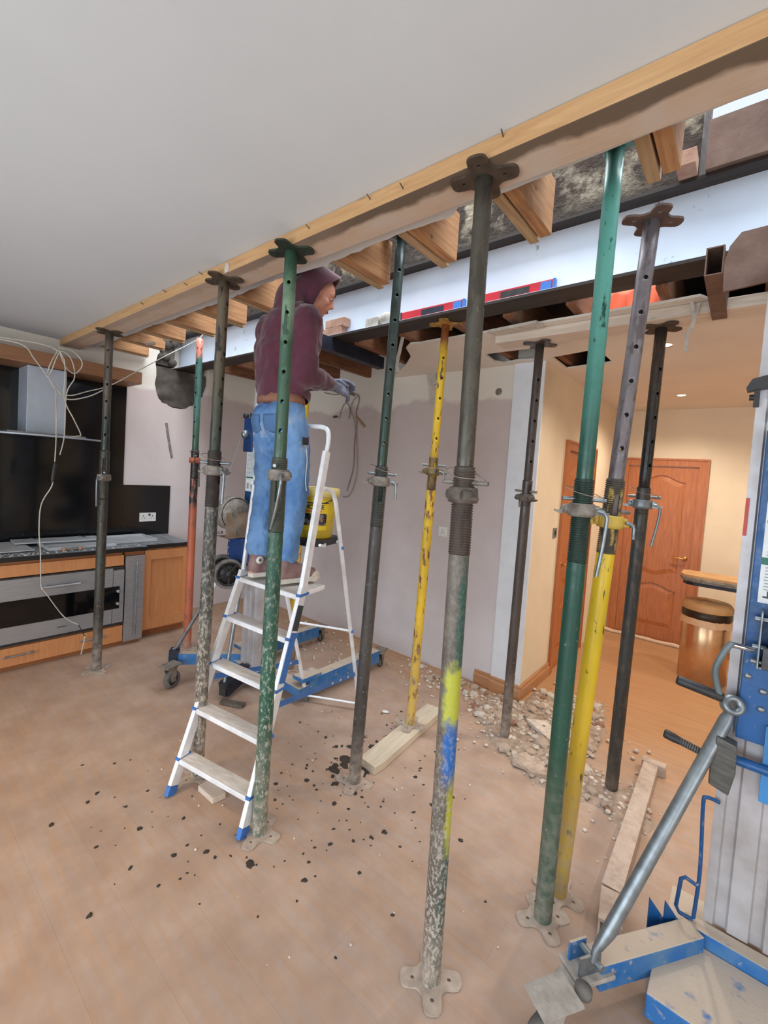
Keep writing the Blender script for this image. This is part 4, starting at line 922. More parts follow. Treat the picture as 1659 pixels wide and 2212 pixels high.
# side door: across = Y, out = +X
Ms = Matrix(((0, 0, 1, XH), (1, 0, 0, DY0), (0, 1, 0, 0), (0, 0, 0, 1)))
frame('trim_5', Ms, DY1-DY0, DZ); panel_door('door_2', Ms @ Matrix.Translation((0.004, 0, -0.022)), DY1-DY0-0.008, DZ-0.004, 0.065)
t = thing('light_switch', 'small metal light switch on the cream hall wall left of the side door', 'switch', (XH+0.0005, 3.87, 1.29))
obj('face_plate', B((0, -0.043, -0.043), (0.007, 0.043, 0.043)), MT['zinc'], t, bev=0.002); obj('rocker', B((0.007, -0.012, -0.020), (0.012, 0.012, 0.020)), MT['black_plastic'], t)
def downlight(p, label, power, col=(1.0, 0.87, 0.70), cone=150):
    t = thing('downlight', label, 'ceiling light', (p[0], p[1], p[2]))
    obj('trim_ring', MB().lathe([(0.034, -0.001), (0.046, -0.004), (0.048, -0.001)], 20), MT['chrome'], t)
    obj('lens', MB().lathe([(0.0, -0.0008), (0.034, -0.0012)], 20), MT['lamp'], t)
    l = bpy.data.lights.new('downlight_glow', 'SPOT'); l.energy = power; l.color = col; l.shadow_soft_size = 0.035; l.spot_size = math.radians(cone); l.spot_blend = 0.9
    lo = bpy.data.objects.new('downlight_glow', l); COL.objects.link(lo); lo.parent = t; lo.location = (0, 0, -0.03)
downlight((-0.546, 5.02, ZH), 'round recessed ceiling downlight glowing in front of the far hall door', 62)
downlight((-0.466, 3.28, ZH), 'round recessed ceiling downlight just behind the black rear prop', 42)
for x, y, e in ((0.9, 4.9, 60), (0.9, 3.6, 50)): downlight((x, y, ZH), 'unseen recessed hall downlight beyond the blue lift mast' + (', nearer one' if y < 4 else ', further one'), e)  # unseen lamps continuing the hall downlights, out of view at right
for x, y, e in ((-2.9, 0.2, 3), (-2.4, 0.0, 75), (-3.9, -0.9, 10)): downlight((x, y, ZC), 'added unseen downlight in the white ceiling' + (' nearest the header' if y > 0.1 else ' warming the lower left floor' if x > -3 else ' over the worktop'), e, (1.0, 0.70, 0.38), 80 if e > 50 else 150)  # added lamps, out of view; the strongest pools warm light on the floor

t = thing('pedal_bin', 'round bronze steel bin with a tan push lid in the hall', 'bin', (-0.185, 5.02, 0.0))
R_ = 0.185
obj('body', MB().lathe([(0.0, 0.001), (R_-0.006, 0.001), (R_, 0.008), (R_, 0.56), (R_-0.01, 0.575)], 36), MT['bin_steel'], t)
obj('collar', MB().lathe([(R_+0.004, 0.575), (R_+0.010, 0.60), (R_+0.006, 0.655), (R_-0.02, 0.665)], 36), MT['bin_band'], t)
obj('lid', MB().lathe([(R_+0.010, 0.652), (R_+0.013, 0.69), (R_-0.01, 0.725), (0.135, 0.733), (0.131, 0.727), (0.128, 0.733), (0.0, 0.742)], 36), MT['bin_lid'], t)
bg_ = MB(); vs_ = []; fs = []
n_ = 40
for i in range(n_):
    a = 2*PI*i/n_
    for j in range(4): 
        rr_ = R_+0.004+0.014*j/3*(1+0.9*pnoise(V((math.cos(a)*4, math.sin(a)*4, j)))); vs_.append((rr_*math.cos(a), rr_*math.sin(a), 0.588-0.022*j+0.014*pnoise(V((math.cos(a)*5, math.sin(a)*5, 4.0)))))
for i in range(n_):
    for j in range(3): a = i*4+j; b = ((i+1) % n_)*4+j; fs.append((a, b, b+1, a+1))
bg_.add(vs_, fs, True); obj('bin_liner', bg_, MT['bag'], t)
t = thing('stacked_worktop', 'stack of pale boards with a dark blue underside jutting out above the bin', 'boards', (0, 0, 0))
ol = lambda e: [(-0.40-e, 4.86+0.03), (-0.37-e, 4.82-e), (-0.30, 4.79-e), (0.95, 4.79-e), (0.95, 5.12), (-0.36, 5.12), (-0.40-e, 5.08)]
obj('board', MB().prism(ol(0.0), 0.955, 0.976), MT['bin_lid'], t, fixn=True); obj('board', MB().prism(ol(0.008), 0.937, 0.9545), MT['zinc_dull'], t, fixn=True)
obj('board', MB().prism(ol(-0.004), 0.918, 0.9365), MT['zinc_dull'], t, fixn=True); obj('underside', MB().prism(ol(-0.02), 0.885, 0.9175), MT['navy'], t, fixn=True)['label'] = 'dark blue underside'
obj('end_panel', B((0.90, 4.82, 0.0), (0.94, 5.10, 0.884)), MT['navy'], t)
ds = MB(); vs_ = []; fs = []
for i in range(31):
    x = -1.20+0.84*i/30; bmp = pnoise(V((x*7, 0, 0)))
    vs_ += [(x, YF-0.03, 0.030+0.02*bmp), (x, YF-0.06, 0.036+0.02*bmp), (x, YF-0.085+0.02*bmp, 0.004), (x, YF-0.03, 0.002)]
for i in range(30):
    for j in range(4): a = i*4+j; b = i*4+(j+1) % 4; fs.append((a, b, b+4, a+4))
ds.add(vs_, fs, True); ds.add(vs_[:4], [(0, 1, 2, 3)]); ds.add(vs_[-4:], [(3, 2, 1, 0)])
o = obj('rolled_sheet', ds, MT['sheet'], fixn=True); tag(o, 'rolled pale dust sheet stuffed along the foot of the far hall door', 'dust sheet')
# ------------------------------------------------------------------ step ladder (local x across the treads, y towards the rear legs)
LR = math.atan2(0.222, 0.975)
t = thing('step_ladder', 'aluminium step ladder with blue fittings that the hooded worker stands on', 'ladder', (-2.133, 1.033, 0), LR)
LW = 0.4948
SL = lambda z: V((0.0, 0.40*z+0.012 if z < 1.1 else 0.452+(z-1.1)*0.10, z))
SR = lambda z: V((LW, 0.33*z+0.005 if z < 1.1 else 0.368+(z-1.1)*0.19, z))
for S_, sd_ in ((SL, 1), (SR, -1)):
    mb_ = MB(); addbar(mb_, S_(0.045), S_(1.1), 0.024, 0.052, (1, 0, 0)) if False else None
    a, b = S_(0.045), S_(1.085)
    o_ = bar(a, b, 0.052, 0.024, (1, 0, 0)); mb_.add(o_.v, o_.f)
    if sd_ < 0: 
        o_ = bar(S_(1.085), S_(1.80), 0.046, 0.024, (1, 0, 0)); mb_.add(o_.v, o_.f)
    st = obj('stile', mb_, MT['alu'], t, bev=0.003)
    ft = bar(S_(0.0005), S_(0.044), 0.055, 0.027, (1, 0, 0)); obj('rubber_foot', ft, MT['blue_plastic'], st, bev=0.003)['label'] = 'blue plastic foot'
hp = [SR(1.80), SR(1.86), SR(1.90)+V((-0.012, 0, 0.012)), SR(1.92)+V((-0.05, 0, 0.012))] + [SR(1.92)*(1-q)+SL(1.94)*q+V((0, 0, 0.012)) for q in (0.3, 0.6, 0.9)] + [SL(1.90), SL(1.80), SL(1.08)]
obj('hand_rail', MB().tube(smooth_path(hp, 4), 0.013, 10), MT['alu'], t)
for z, dpt in ((0.170, 0.085), (0.395, 0.085), (0.612, 0.085), (0.846, 0.085), (1.052, 0.26)):
    a = SL(z); b = SR(z); mb_ = MB()
    vs_ = [(a.x+0.013, a.y-0.030, z-0.024), (b.x-0.013, b.y-0.030, z-0.024), (b.x-0.013, b.y-0.030+dpt, z-0.024), (a.x+0.013, a.y-0.030+dpt, z-0.024)]
    vs_ += [(p[0], p[1], z) for p in vs_]
    mb_.add(vs_, [(0, 3, 2, 1), (4, 5, 6, 7), (0, 1, 5, 4), (1, 2, 6, 5), (2, 3, 7, 6), (3, 0, 4, 7)])
    tr = obj('platform' if dpt > 0.2 else 'tread', mb_, MT['alu'], t, bev=0.003)
    obj('tread_surface', MB().add([(p[0]*0.985+0.004, p[1]+(0.004 if i in (0, 1) else -0.004), z+0.0012) for i, p in enumerate(vs_[:4])] + [(p[0]*0.985+0.004, p[1]+(0.004 if i in (0, 1) else -0.004), z-0.001) for i, p in enumerate(vs_[:4])], [(0, 1, 2, 3), (7, 6, 5, 4), (4, 5, 1, 0), (5, 6, 2, 1), (6, 7, 3, 2), (7, 4, 0, 3)]), MT['alu_dusty'], tr)
    for S_, dx_ in ((SL, -0.016), (SR, -0.012)):
        p = S_(z); obj('end_cap', B((p.x+dx_, p.y-0.034, z-0.008), (p.x+dx_+0.028, p.y+0.045, z+0.006)), MT['blue_plastic'], tr, bev=0.003)
RLf = lambda z: V((0.0+0.02*(1-z/1.6), 1.138-0.345*z, z)); RRf = lambda z: V((0.40+0.07*(z/1.6), 1.25-0.385*z, z))
for F_ in (RLf, RRf):
    lg = MB().tube([F_(0.012), F_(1.52), F_(1.58)+V((0, -0.02, 0)), F_(1.62)+V((0, -0.10, -0.02))], 0.0135, 10)
    rl_ = obj('rear_leg', lg, MT['alu'], t); obj('leg_tip', MB().cyl(F_(0.0006), F_(0.05), 0.0155, seg=10), MT['rubber'], rl_)
    for z in (0.655, 1.24): 
        p = F_(z); obj('rivet_cap', MB().ell((p.x+(0.012 if F_ is RRf else -0.012), p.y, p.z), (0.008, 0.012, 0.012), 8, 6), MT['blue_plastic'], rl_)
obj('rear_bar', MB().tube([RLf(0.655), RRf(0.655)], 0.008, 8), MT['alu'], t)
obj('rear_bar', MB().tube([RLf(0.05), RRf(0.05)], 0.008, 8), MT['alu'], t)
for a, b in ((SL(0.53)+V((0.016, 0.03, 0)), RLf(0.335)), (SR(0.53)+V((0.0, 0.03, 0)), RRf(0.31))):
    st = obj('spreader_strap', bar(a, b, 0.003, 0.030, (0, 0, 1)), MT['blue_plastic'], t)
    for q in (0.62, 0.74, 0.86): 
        p = a*(1-q)+b*q; obj('strap_mark', bar(p+V((0.003, -0.006, 0)), p+V((0.003, 0.012, 0)), 0.002, 0.010, (0, 0, 1)), MT['label'], st)
a, b = SR(0.88), SR(1.0); obj('side_label', bar(a+V((0.0135, 0.0, 0)), b+V((0.0135, 0, 0)), 0.046, 0.002, (1, 0, 0)), MT['ink'], t)['label'] = 'blue-black maker label'
a, b = SR(0.64), SR(0.87); obj('side_label', bar(a+V((0.0135, 0.0, 0)), b+V((0.0135, 0, 0)), 0.046, 0.002, (1, 0, 0)), MT['blue_plastic'], t)['label'] = 'blue side sticker'
tr = obj('tool_tray', MB().prism([(0.085, 0.56), (0.40, 0.54), (0.445, 0.60), (0.430, 0.80), (0.38, 0.84), (0.10, 0.84), (0.06, 0.78)], 1.262, 1.300, None), MT['black_plastic'], t, fixn=True, bev=0.008)
obj('tray_arm', MB().tube([(0.44, 0.62, 1.275), (0.478, 0.56, 1.275), (0.487, 0.50, 1.29)], 0.008, 8), MT['alu'], tr); obj('tray_arm', MB().tube([(0.42, 0.75, 1.275), (0.455, 0.77, 1.275)], 0.008, 8), MT['alu'], tr)

# bucket on the tool tray, with its printed wrapper
def text_mesh(body, size, extr=0.0008):
    cu = bpy.data.curves.new('lettering', 'FONT'); cu.body = body; cu.size = size; cu.extrude = extr; cu.align_x = 'CENTER'; cu.offset = size*0.018
    o = bpy.data.objects.new('lettering', cu); COL.objects.link(o); bpy.context.view_layer.update()
    me = bpy.data.meshes.new_from_object(o.evaluated_get(bpy.context.evaluated_depsgraph_get())); bpy.data.objects.remove(o); bpy.data.curves.remove(cu)
    return me
bk = thing('bucket', 'yellow plastic bucket with a black and yellow printed wrapper on the ladder tray', 'bucket', (-1.972, 1.772, 1.3005), 0.42)
rb_ = lambda z: 0.100+0.022*z/0.27
obj('body', MB().lathe([(0.0, 0.0), (0.096, 0.0), (0.100, 0.004), (0.122, 0.27), (0.120, 0.285), (0.112, 0.285), (0.092, 0.02), (0.0, 0.02)], 36), MT['bucket'], bk)
obj('rim', MB().lathe([(0.122, 0.243), (0.132, 0.245), (0.134, 0.27), (0.130, 0.292), (0.121, 0.294), (0.119, 0.286)], 36), MT['bucket_rim'], bk)
def wrap(z0, z1, a0, a1, mat, name, d=0.0012):
    mb_ = MB(); n_ = 24; vs_ = []; fs = []
    for i in range(n_+1):
        a = a0+(a1-a0)*i/n_
        for z in (z0, z1): r_ = rb_(z)+d; vs_.append((r_*math.cos(a), r_*math.sin(a), z))
    for i in range(n_): fs.append((i*2, i*2+2, i*2+3, i*2+1))
    mb_.add(vs_, fs, True); return obj(name, mb_, mat, bk)
ac = -PI/2+0.05
wrap(0.050, 0.225, ac-1.25, ac+1.0, flat('wrapper_yellow', (240, 208, 36), 0.4, var=0.03), 'wrapper')
m = NM('wrapper_picture', 0.4); c = m.mix(m.rng(m.noise(34, 4), 0.48, 0.56), (34, 32, 36), (120, 116, 118)); c = m.mix(m.rng(m.noise(20, 3), 0.58, 0.62), c, (150, 110, 84)); m.color(c)
wrap(0.078, 0.148, ac-1.15, ac+0.95, m.m, 'wrapper_picture', 0.002)
wrap(0.205, 0.212, ac-1.25, ac+1.0, MT['ink'], 'wrapper_line', 0.002)
wrap(0.155, 0.166, ac-0.35, ac+0.65, MT['ink_orange'], 'wrapper_strap_line', 0.002)
me = text_mesh('INVINCIBLE', 0.034)
for v in me.vertices:
    a = ac-0.02+v.co.x/0.112; z = 0.174+v.co.y; r_ = rb_(z)+0.002+v.co.z; v.co = (r_*math.cos(a), r_*math.sin(a), z)
obj('lettering', me, MT['black_plastic'], bk)
obj('bail', MB().tube(smooth_path([(0.128*math.cos(a), 0.128*math.sin(a), 0.25-0.055*math.sin((a+PI)/PI*PI)*1.0) for a in [(-PI+PI*i/10) for i in range(11)]], 2), 0.0025, 6), MT['black_plastic'], bk)

# ------------------------------------------------------------------ material lifts
def caster(t, p, az, r=0.058, name='caster', plate=True, mat=None):
    """swivel caster: fork with a grey tyre on a hub, p = floor contact"""
    M = Matrix.Translation(V(p)) @ Matrix.Rotation(az, 4, 'Z')
    fk = MB()
    for s_ in (-1, 1): fk.prism([(-0.016, r-0.012), (0.018, r-0.012), (0.052, 2*r+0.028), (-0.018, 2*r+0.028)], s_*0.026-0.002, s_*0.026+0.002, M @ Mxz)
    fk.box((-0.03, -0.030, 2*r+0.026), (0.060, 0.030, 2*r+0.033), M); fk.lathe([(0.026, 2*r+0.033), (0.026, 2*r+0.045)], 12, (0.02, 0, 0), mat=M, close=True)
    if plate: fk.box((-0.05, -0.05, 2*r+0.045), (0.09, 0.05, 2*r+0.052), M)
    c_ = obj(name, fk, mat or MT['zinc_dull'], t, fixn=True)
    Mw = M @ Matrix.Translation((0, 0, r)) @ Matrix.Rotation(PI/2, 4, 'X')
    obj('tyre', MB().lathe([(r*0.62, -0.018), (r*0.94, -0.018), (r-0.0003, -0.010), (r-0.0003, 0.010), (r*0.94, 0.018), (r*0.62, 0.018), (r*0.62, -0.018)], 24, mat=Mw), MT['rubber'], c_)
    obj('hub', MB().lathe([(0.0, -0.022), (r*0.22, -0.022), (r*0.24, -0.012), (r*0.61, -0.008), (r*0.61, 0.008), (r*0.24, 0.012), (r*0.22, 0.022), (0.0, 0.022)], 16, mat=Mw), MT['cast_dark'], c_)
    return c_
def mast_profile(w_, d_, n=3, rib=0.008):
    """extrusion outline: faces with shallow grooves"""
    pts = [(-w_/2, -d_/2)]
    for i in range(n):
        x0 = -w_/2+w_*(i+0.35)/n; x1 = -w_/2+w_*(i+0.65)/n
        pts += [(x0-0.006, -d_/2), (x0, -d_/2+rib), (x1, -d_/2+rib), (x1+0.006, -d_/2)]
    pts.append((w_/2, -d_/2)); pts += [(w_/2, -d_/6), (w_/2-rib, -d_/8), (w_/2-rib, d_/8), (w_/2, d_/6), (w_/2, d_/2), (-w_/2, d_/2), (-w_/2, d_/6), (-w_/2+rib, d_/8), (-w_/2+rib, -d_/8), (-w_/2, -d_/6)]
    return pts
def disc(r0_, z0, z1, M, seg=24, hole=0.0): return MB().lathe([(hole, z0), (r0_, z0), (r0_, z1), (hole, z1)], seg, mat=M)
RX = Matrix.Rotation(PI/2, 4, 'Y')

# the far lift, behind the ladder
t = thing('material_lift', 'blue and aluminium material lift behind the step ladder, holding up the steel', 'lift', (0, 0, 0))
mx, my = -2.865, 2.03
obj('mast', MB().prism(mast_profile(0.20, 0.13), 0.16, 2.05, Matrix.Translation((mx, my, 0))), MT['mast'], t, fixn=True)
obj('mast', MB().prism(mast_profile(0.15, 0.10, 2), 2.051, 2.50, Matrix.Translation((mx-0.055, my+0.01, 0))), MT['mast'], t, fixn=True)['label'] = 'raised inner mast section'
base = obj('base', MB().box((mx-0.15, my-0.10, 0.13), (mx+0.15, my+0.12, 0.159)).box((-3.20, 2.04, 0.07), (-2.34, 2.14, 0.1295)), MT['blue_dust'], t)
for x, y1 in ((-3.16, 2.93), (-2.385, 2.93)):
    lg = obj('leg', B((x-0.045, 2.141, 0.065), (x+0.045, y1, 0.172)), MT['blue_dust'], t, bev=0.004)
    obj('leg_bracket', B((x-0.055, 2.06, 0.172), (x+0.055, 2.24, 0.20)), MT['blue_dust'], lg)
    caster(t, (x+0.0, y1+0.07, 0.0), -1.2, 0.05); 
sb = obj('stabiliser', bar((-2.98, 2.02, 0.165), (-3.31, 1.615, 0.175), 0.06, 0.085), MT['blue_dust'], t)
obj('end_bracket', bar((-3.295, 1.635, 0.185), (-3.335, 1.585, 0.185), 0.075, 0.12), MT['navy'], sb)
for z in (0.15, 0.185, 0.22): obj('bolt', MB().ell((-3.325, 1.568, z), (0.009, 0.009, 0.009), 8, 6), MT['zinc'], sb)
caster(t, (-3.205, 1.545, 0), -1.30, 0.066)
obj('stabiliser', bar((-2.86, 1.95, 0.13), (-2.79, 1.72, 0.075), 0.075, 0.10), MT['navy'], t)['label'] = 'dusty dark stub stabiliser with an open end'
obj('stub_face', bar((-2.7885, 1.7155, 0.075), (-2.787, 1.711, 0.075), 0.058, 0.082), MT['black_plastic'], t)
obj('brace', MB().tube([(-3.325, 1.60, 0.235), (-3.30, 1.62, 0.26), (-2.975, 1.87, 1.02)], 0.014, 8), MT['zinc'], t)
obj('brace', MB().tube([(-2.80, 1.735, 0.125), (-2.86, 1.89, 1.02)], 0.014, 8), MT['zinc'], t)
obj('brace_sticker', MB().tube([(-3.105, 1.768, 0.715), (-3.045, 1.814, 0.855)], 0.0152, 8), MT['label'], t)
bk_ = obj('winch_bracket', MB().box((mx-0.145, my-0.20, 0.985), (mx+0.13, my-0.066, 1.15)), MT['blue_dark'], t, bev=0.006)
for z in (1.02, 1.07, 1.12): obj('bolt', MB().ell((mx-0.12, my-0.202, z), (0.010, 0.006, 0.010), 8, 6), MT['zinc'], bk_)
wc = obj('winch_frame', MB().box((mx-0.015, my-0.300, 1.155), (mx-0.009, my-0.068, 1.345)).box((mx-0.16, my-0.285, 1.155), (mx-0.016, my-0.070, 1.161)), flat('rust_stained_zinc', (150, 138, 122), 0.6, 0.3, var=0.2, scale=14, col2=(124, 100, 78)), t)
Md = Matrix.Translation((mx-0.085, my-0.272, 1.33)) @ Matrix.Rotation(PI/2+0.0, 4, 'X')
dr_ = obj('winch_drum', MB().lathe([(0.0, -0.110), (0.118, -0.110), (0.118, -0.100), (0.070, -0.095), (0.070, -0.012), (0.112, -0.008), (0.112, 0.0), (0.0, 0.002)], 28, mat=Matrix.Translation((mx-0.020, my-0.215, 1.335)) @ RX), MT['zinc_dull'], wc)
obj('drum_cover', MB().lathe([(0.119, -0.065), (0.125, -0.060), (0.125, 0.035), (0.119, 0.04)], 28, mat=Matrix.Translation((mx-0.062, my-0.215, 1.335)) @ RX), MT['zinc_dull'], wc)
obj('crank_arm', MB().tube([(mx-0.11, my-0.27, 1.19), (mx-0.19, my-0.30, 1.17), (mx-0.24, my-0.33, 1.10)], 0.009, 8), MT['zinc_dull'], wc)
obj('pivot_bolt', MB().cyl((mx-0.008, my-0.20, 1.21), (mx+0.012, my-0.20, 1.21), 0.018, seg=10).cyl((mx-0.016, my-0.235, 1.335), (mx+0.004, my-0.235, 1.335), 0.02, seg=10), MT['zinc'], wc)
cl_ = obj('mast_cladding', B((mx-0.125, my-0.088, 1.30), (mx+0.06, my-0.066, 1.93)), MT['blue'], t, bev=0.003)
obj('warning_label', B((mx-0.118, my-0.0895, 1.50), (mx+0.055, my-0.0885, 1.88)), MT['label'], cl_, bev=0.0)
obj('label_header', B((mx-0.110, my-0.0905, 1.835), (mx+0.05, my-0.0898, 1.862)), MT['ink_orange'], cl_)
obj('label_header', B((mx-0.110, my-0.0905, 1.600), (mx+0.05, my-0.0898, 1.612)), MT['ink_green'], cl_)
tx_ = MB(); rr = random.Random(8)
for i in range(22):
    z = 1.82-0.0098*i
    if 1.59 < z < 1.62: continue
    x = mx-0.108
    while x < mx+0.04:
        l_ = 0.012+0.02*rr.random(); tx_.box((x, my-0.0905, z-0.0022), (min(x+l_, mx+0.048), my-0.0898, z+0.0022)); x += l_+0.006
for i in range(3): tx_.box((mx-0.10+0.05*i, my-0.0905, 1.52), (mx-0.075+0.05*i, my-0.0898, 1.565))
obj('label_print', tx_, MT['ink_pale'], cl_)
pb_ = obj('pulley_block', B((mx-0.165, my-0.10, 1.80), (mx-0.045, my-0.066, 2.06)), MT['blue_dark'], t, bev=0.008)
obj('pulley', MB().lathe([(0.0, -0.012), (0.032, -0.012), (0.026, 0.0), (0.032, 0.012), (0.0, 0.012)], 16, mat=Matrix.Translation((mx-0.105, my-0.118, 1.93)) @ RX), MT['zinc'], pb_)
for x in (-0.155, -0.065): obj('top_roller', MB().lathe([(0.0, -0.014), (0.020, -0.014), (0.020, 0.014), (0.0, 0.014)], 14, mat=Matrix.Translation((mx+x, my-0.09, 2.075)) @ Matrix.Rotation(PI/2, 4, 'X')), MT['black_plastic'], pb_)
obj('hoist_cable', MB().tube([(mx-0.105, my-0.150, 1.92), (mx-0.185, my-0.26, 1.40)], 0.003, 6), MT['zinc'], t)
for i, (x, y) in enumerate(((-3.015, 1.80), (-2.845, 1.75))):
    Mw = Matrix.Translation((x, y, 0.905)) @ Matrix.Rotation(-0.30, 4, 'Z') @ RX; r_ = 0.108
    wh = obj('transport_wheel', MB().lathe([(r_*0.82, -0.024), (r_*0.96, -0.024), (r_, -0.014), (r_, 0.014), (r_*0.96, 0.024), (r_*0.82, 0.024), (r_*0.82, -0.024)], 28, mat=Mw), MT['rubber'], t)
    sp_ = MB().lathe([(r_*0.70, -0.018), (r_*0.818, -0.020), (r_*0.818, 0.020), (r_*0.70, 0.018), (r_*0.70, -0.018)], 28, mat=Mw); sp_.lathe([(0, -0.026), (0.022, -0.026), (0.022, 0.026), (0, 0.026)], 14, mat=Mw); sp_.lathe([(0.02, -0.004), (r_*0.72, -0.004), (r_*0.72, 0.004), (0.02, 0.004)], 20, mat=Mw)
    for k in range(5):
        Mk = Mw @ Matrix.Rotation(2*PI*k/5, 4, 'Z'); sp_.box((0.018, -0.008, -0.016), (r_*0.73, 0.008, 0.016), Mk)
    obj('wheel_hub', sp_, MT['black_plastic'], wh)
obj('wheel_axle', MB().tube([(-3.02, 1.805, 0.905), (-2.84, 1.745, 0.905)], 0.009, 8), MT['zinc'], t)
obj('wheel_bracket', bar((-2.90, 1.80, 0.92), (-2.87, 1.955, 0.99), 0.05, 0.05), MT['blue'], t)
fk = obj('fork', B((-2.515, 2.02, 2.585), (-2.445, 2.86, 2.679)), MT['navy'], t, bev=0.003)
obj('carriage', MB().box((mx+0.03, 1.985, 2.505), (-2.445, 2.019, 2.584)).box((mx+0.03, 2.0, 2.44), (mx+0.12, 2.1, 2.504)), MT['blue'], t)

# the near lift at the right edge
t = thing('material_lift', 'blue and grey material lift with winch and galvanised brace, cut off by the right edge', 'lift', (0, 0, 0))
ex, ey = 0.145, 2.03
obj('mast', MB().prism(mast_profile(0.29, 0.14, 3, 0.012), 0.175, 2.04, Matrix.Translation((ex+0.004, ey, 0))), MT['mast'], t, fixn=True)
obj('mast', MB().prism(mast_profile(0.25, 0.11, 3), 2.041, 2.52, Matrix.Translation((ex-0.015, ey+0.012, 0))), MT['mast'], t, fixn=True)['label'] = 'raised inner mast section'
ba = obj('base', MB().box((-0.045, 1.90, 0.06), (0.75, 1.955, 0.174)), MT['blue_dust'], t, bev=0.003)
obj('base', B((-0.115, 1.60, 0.045), (0.75, 1.8995, 0.125)), MT['blue_dust'], t, bev=0.004)['label'] = 'dust-covered lower base beam'
obj('base', B((-0.10, 1.956, 0.05), (0.75, 2.12, 0.12)), MT['blue_dust'], t)
sb = obj('stabiliser', bar((-0.015, 1.90, 0.135), (-0.262, 1.545, 0.140), 0.075, 0.085), MT['blue_dust'], t, bev=0.004)
for dx_, dy_ in ((-0.150, 1.845), (-0.105, 1.872)):
    obj('gusset', MB().prism([(0.0, 0.10), (0.105, 0.10), (0.0, 0.235)], -0.003, 0.003, Matrix.Translation((dx_, dy_, 0)) @ Matrix.Rotation(0.62, 4, 'Z') @ Mxz), MT['blue'], sb, fixn=True)
eb = obj('caster_bracket', bar((-0.235, 1.583, 0.150), (-0.315, 1.468, 0.150), 0.10, 0.014), MT['grey_dust'], t, bev=0.003)
obj('bracket_fin', bar((-0.290, 1.555, 0.185), (-0.325, 1.500, 0.185), 0.008, 0.065), MT['blue_dust'], eb); obj('bracket_fin', bar((-0.240, 1.535, 0.185), (-0.285, 1.47, 0.185), 0.008, 0.065), MT['zinc'], eb)
obj('pivot_bolt', MB().tube([(-0.305, 1.540, 0.20), (-0.225, 1.500, 0.20)], 0.011, 8), MT['zinc'], eb)
obj('rubber_pad', MB().lathe([(0.0, 0), (0.024, 0.0), (0.026, 0.02), (0.0, 0.02)], 14, (-0.262, 1.44, 0.145)), MT['rubber'], eb)
c_ = caster(t, (-0.335, 1.335, 0), 1.0, 0.060, mat=MT['grey_dust'])
obj('swivel_arm', bar((-0.30, 1.47, 0.142), (-0.325, 1.36, 0.150), 0.085, 0.012), MT['grey_dust'], t, bev=0.003)
obj('brace', MB().tube([(-0.255, 1.505, 0.20), (-0.250, 1.515, 0.235), (-0.225, 1.545, 0.29), (0.012, 1.895, 0.945), (0.020, 1.905, 0.97)], [0.010, 0.013, 0.021, 0.021, 0.014], 12), MT['zinc'], t)
obj('brace_eye', MB().lathe([(0.013, -0.016), (0.032, -0.018), (0.034, 0.0), (0.032, 0.018), (0.013, 0.016), (0.013, -0.016)], 18, mat=Matrix.Translation((0.024, 1.905, 0.995)) @ Matrix.Rotation(PI/2-0.5, 4, 'X') @ Matrix.Rotation(0.35, 4, 'Y')), MT['zinc'], t)
cl_ = obj('mast_cladding', B((0.040, 1.9305, 0.88), (0.30, 1.9575, 1.93)), MT['blue'], t, bev=0.003)
for x, z in ((0.056, 1.10), (0.098, 1.06), (0.056, 1.86), (0.098, 1.00)): obj('bolt', MB().ell((x, 1.929, z), (0.012, 0.006, 0.010), 9, 6), MT['zinc'], cl_)
obj('lower_panel', B((0.115, 1.915, 0.70), (0.30, 1.9295, 0.955)), flat('lighter_blue_panel', (62, 136, 200), 0.45, var=0.08), cl_)
obj('cross_bar', MB().tube([(0.045, 1.905, 0.815), (0.32, 1.90, 0.815)], 0.016, 10), MT['blue'], cl_)
obj('warning_label', B((0.060, 1.9293, 1.355), (0.29, 1.9303, 1.735)), MT['label'], cl_)
obj('label_header', B((0.060, 1.9283, 1.483), (0.29, 1.9291, 1.507)), MT['ink_green'], cl_); obj('label_header', B((0.075, 1.9283, 1.727), (0.29, 1.9291, 1.748)), MT['ink_orange'], cl_)
tx_ = MB()
for i in range(34):
    z = 1.715-0.0105*i
    if 1.475 < z < 1.515 or 1.615 < z < 1.675 or z < 1.40: continue
    x = 0.070+0.004*rr.random()
    while x < 0.28:
        l_ = 0.012+0.03*rr.random(); tx_.box((x, 1.9283, z-0.0018), (min(x+l_, 0.285), 1.9291, z+0.0018)); x += l_+0.006
obj('label_print', tx_, MT['ink_pale'], cl_)
sy = MB()
for x, z in ((0.085, 1.655), (0.080, 1.628), (0.118, 1.655), (0.113, 1.628)):
    My = Matrix.Translation((x, 1.9285, z)) @ Matrix.Rotation(PI/2, 4, 'X')
    sy.lathe([(0.0125, -0.0003), (0.0155, -0.0003), (0.0155, 0.0004), (0.0125, 0.0004)], 20, mat=My); sy.box((-0.013, -0.0012, -0.0003), (0.013, 0.0012, 0.0004), My @ Matrix.Rotation(0.8, 4, 'Z'))
obj('prohibition_signs', sy, MT['ink_red'], cl_)
wk = MB(); wk.box((0.072, 1.9283, 1.372), (0.090, 1.9291, 1.378)); wk.box((0.082, 1.9283, 1.378), (0.088, 1.9291, 1.396)); wk.box((0.105, 1.9283, 1.384), (0.112, 1.9291, 1.390), ); wk.box((0.120, 1.9283, 1.374), (0.126, 1.9291, 1.386)); obj('label_pictograms', wk, MT['ink'], cl_)
obj('edge_label', B((0.0035, 1.9565, 1.57), (0.014, 1.9585, 1.70)), MT['ink_red'], t)
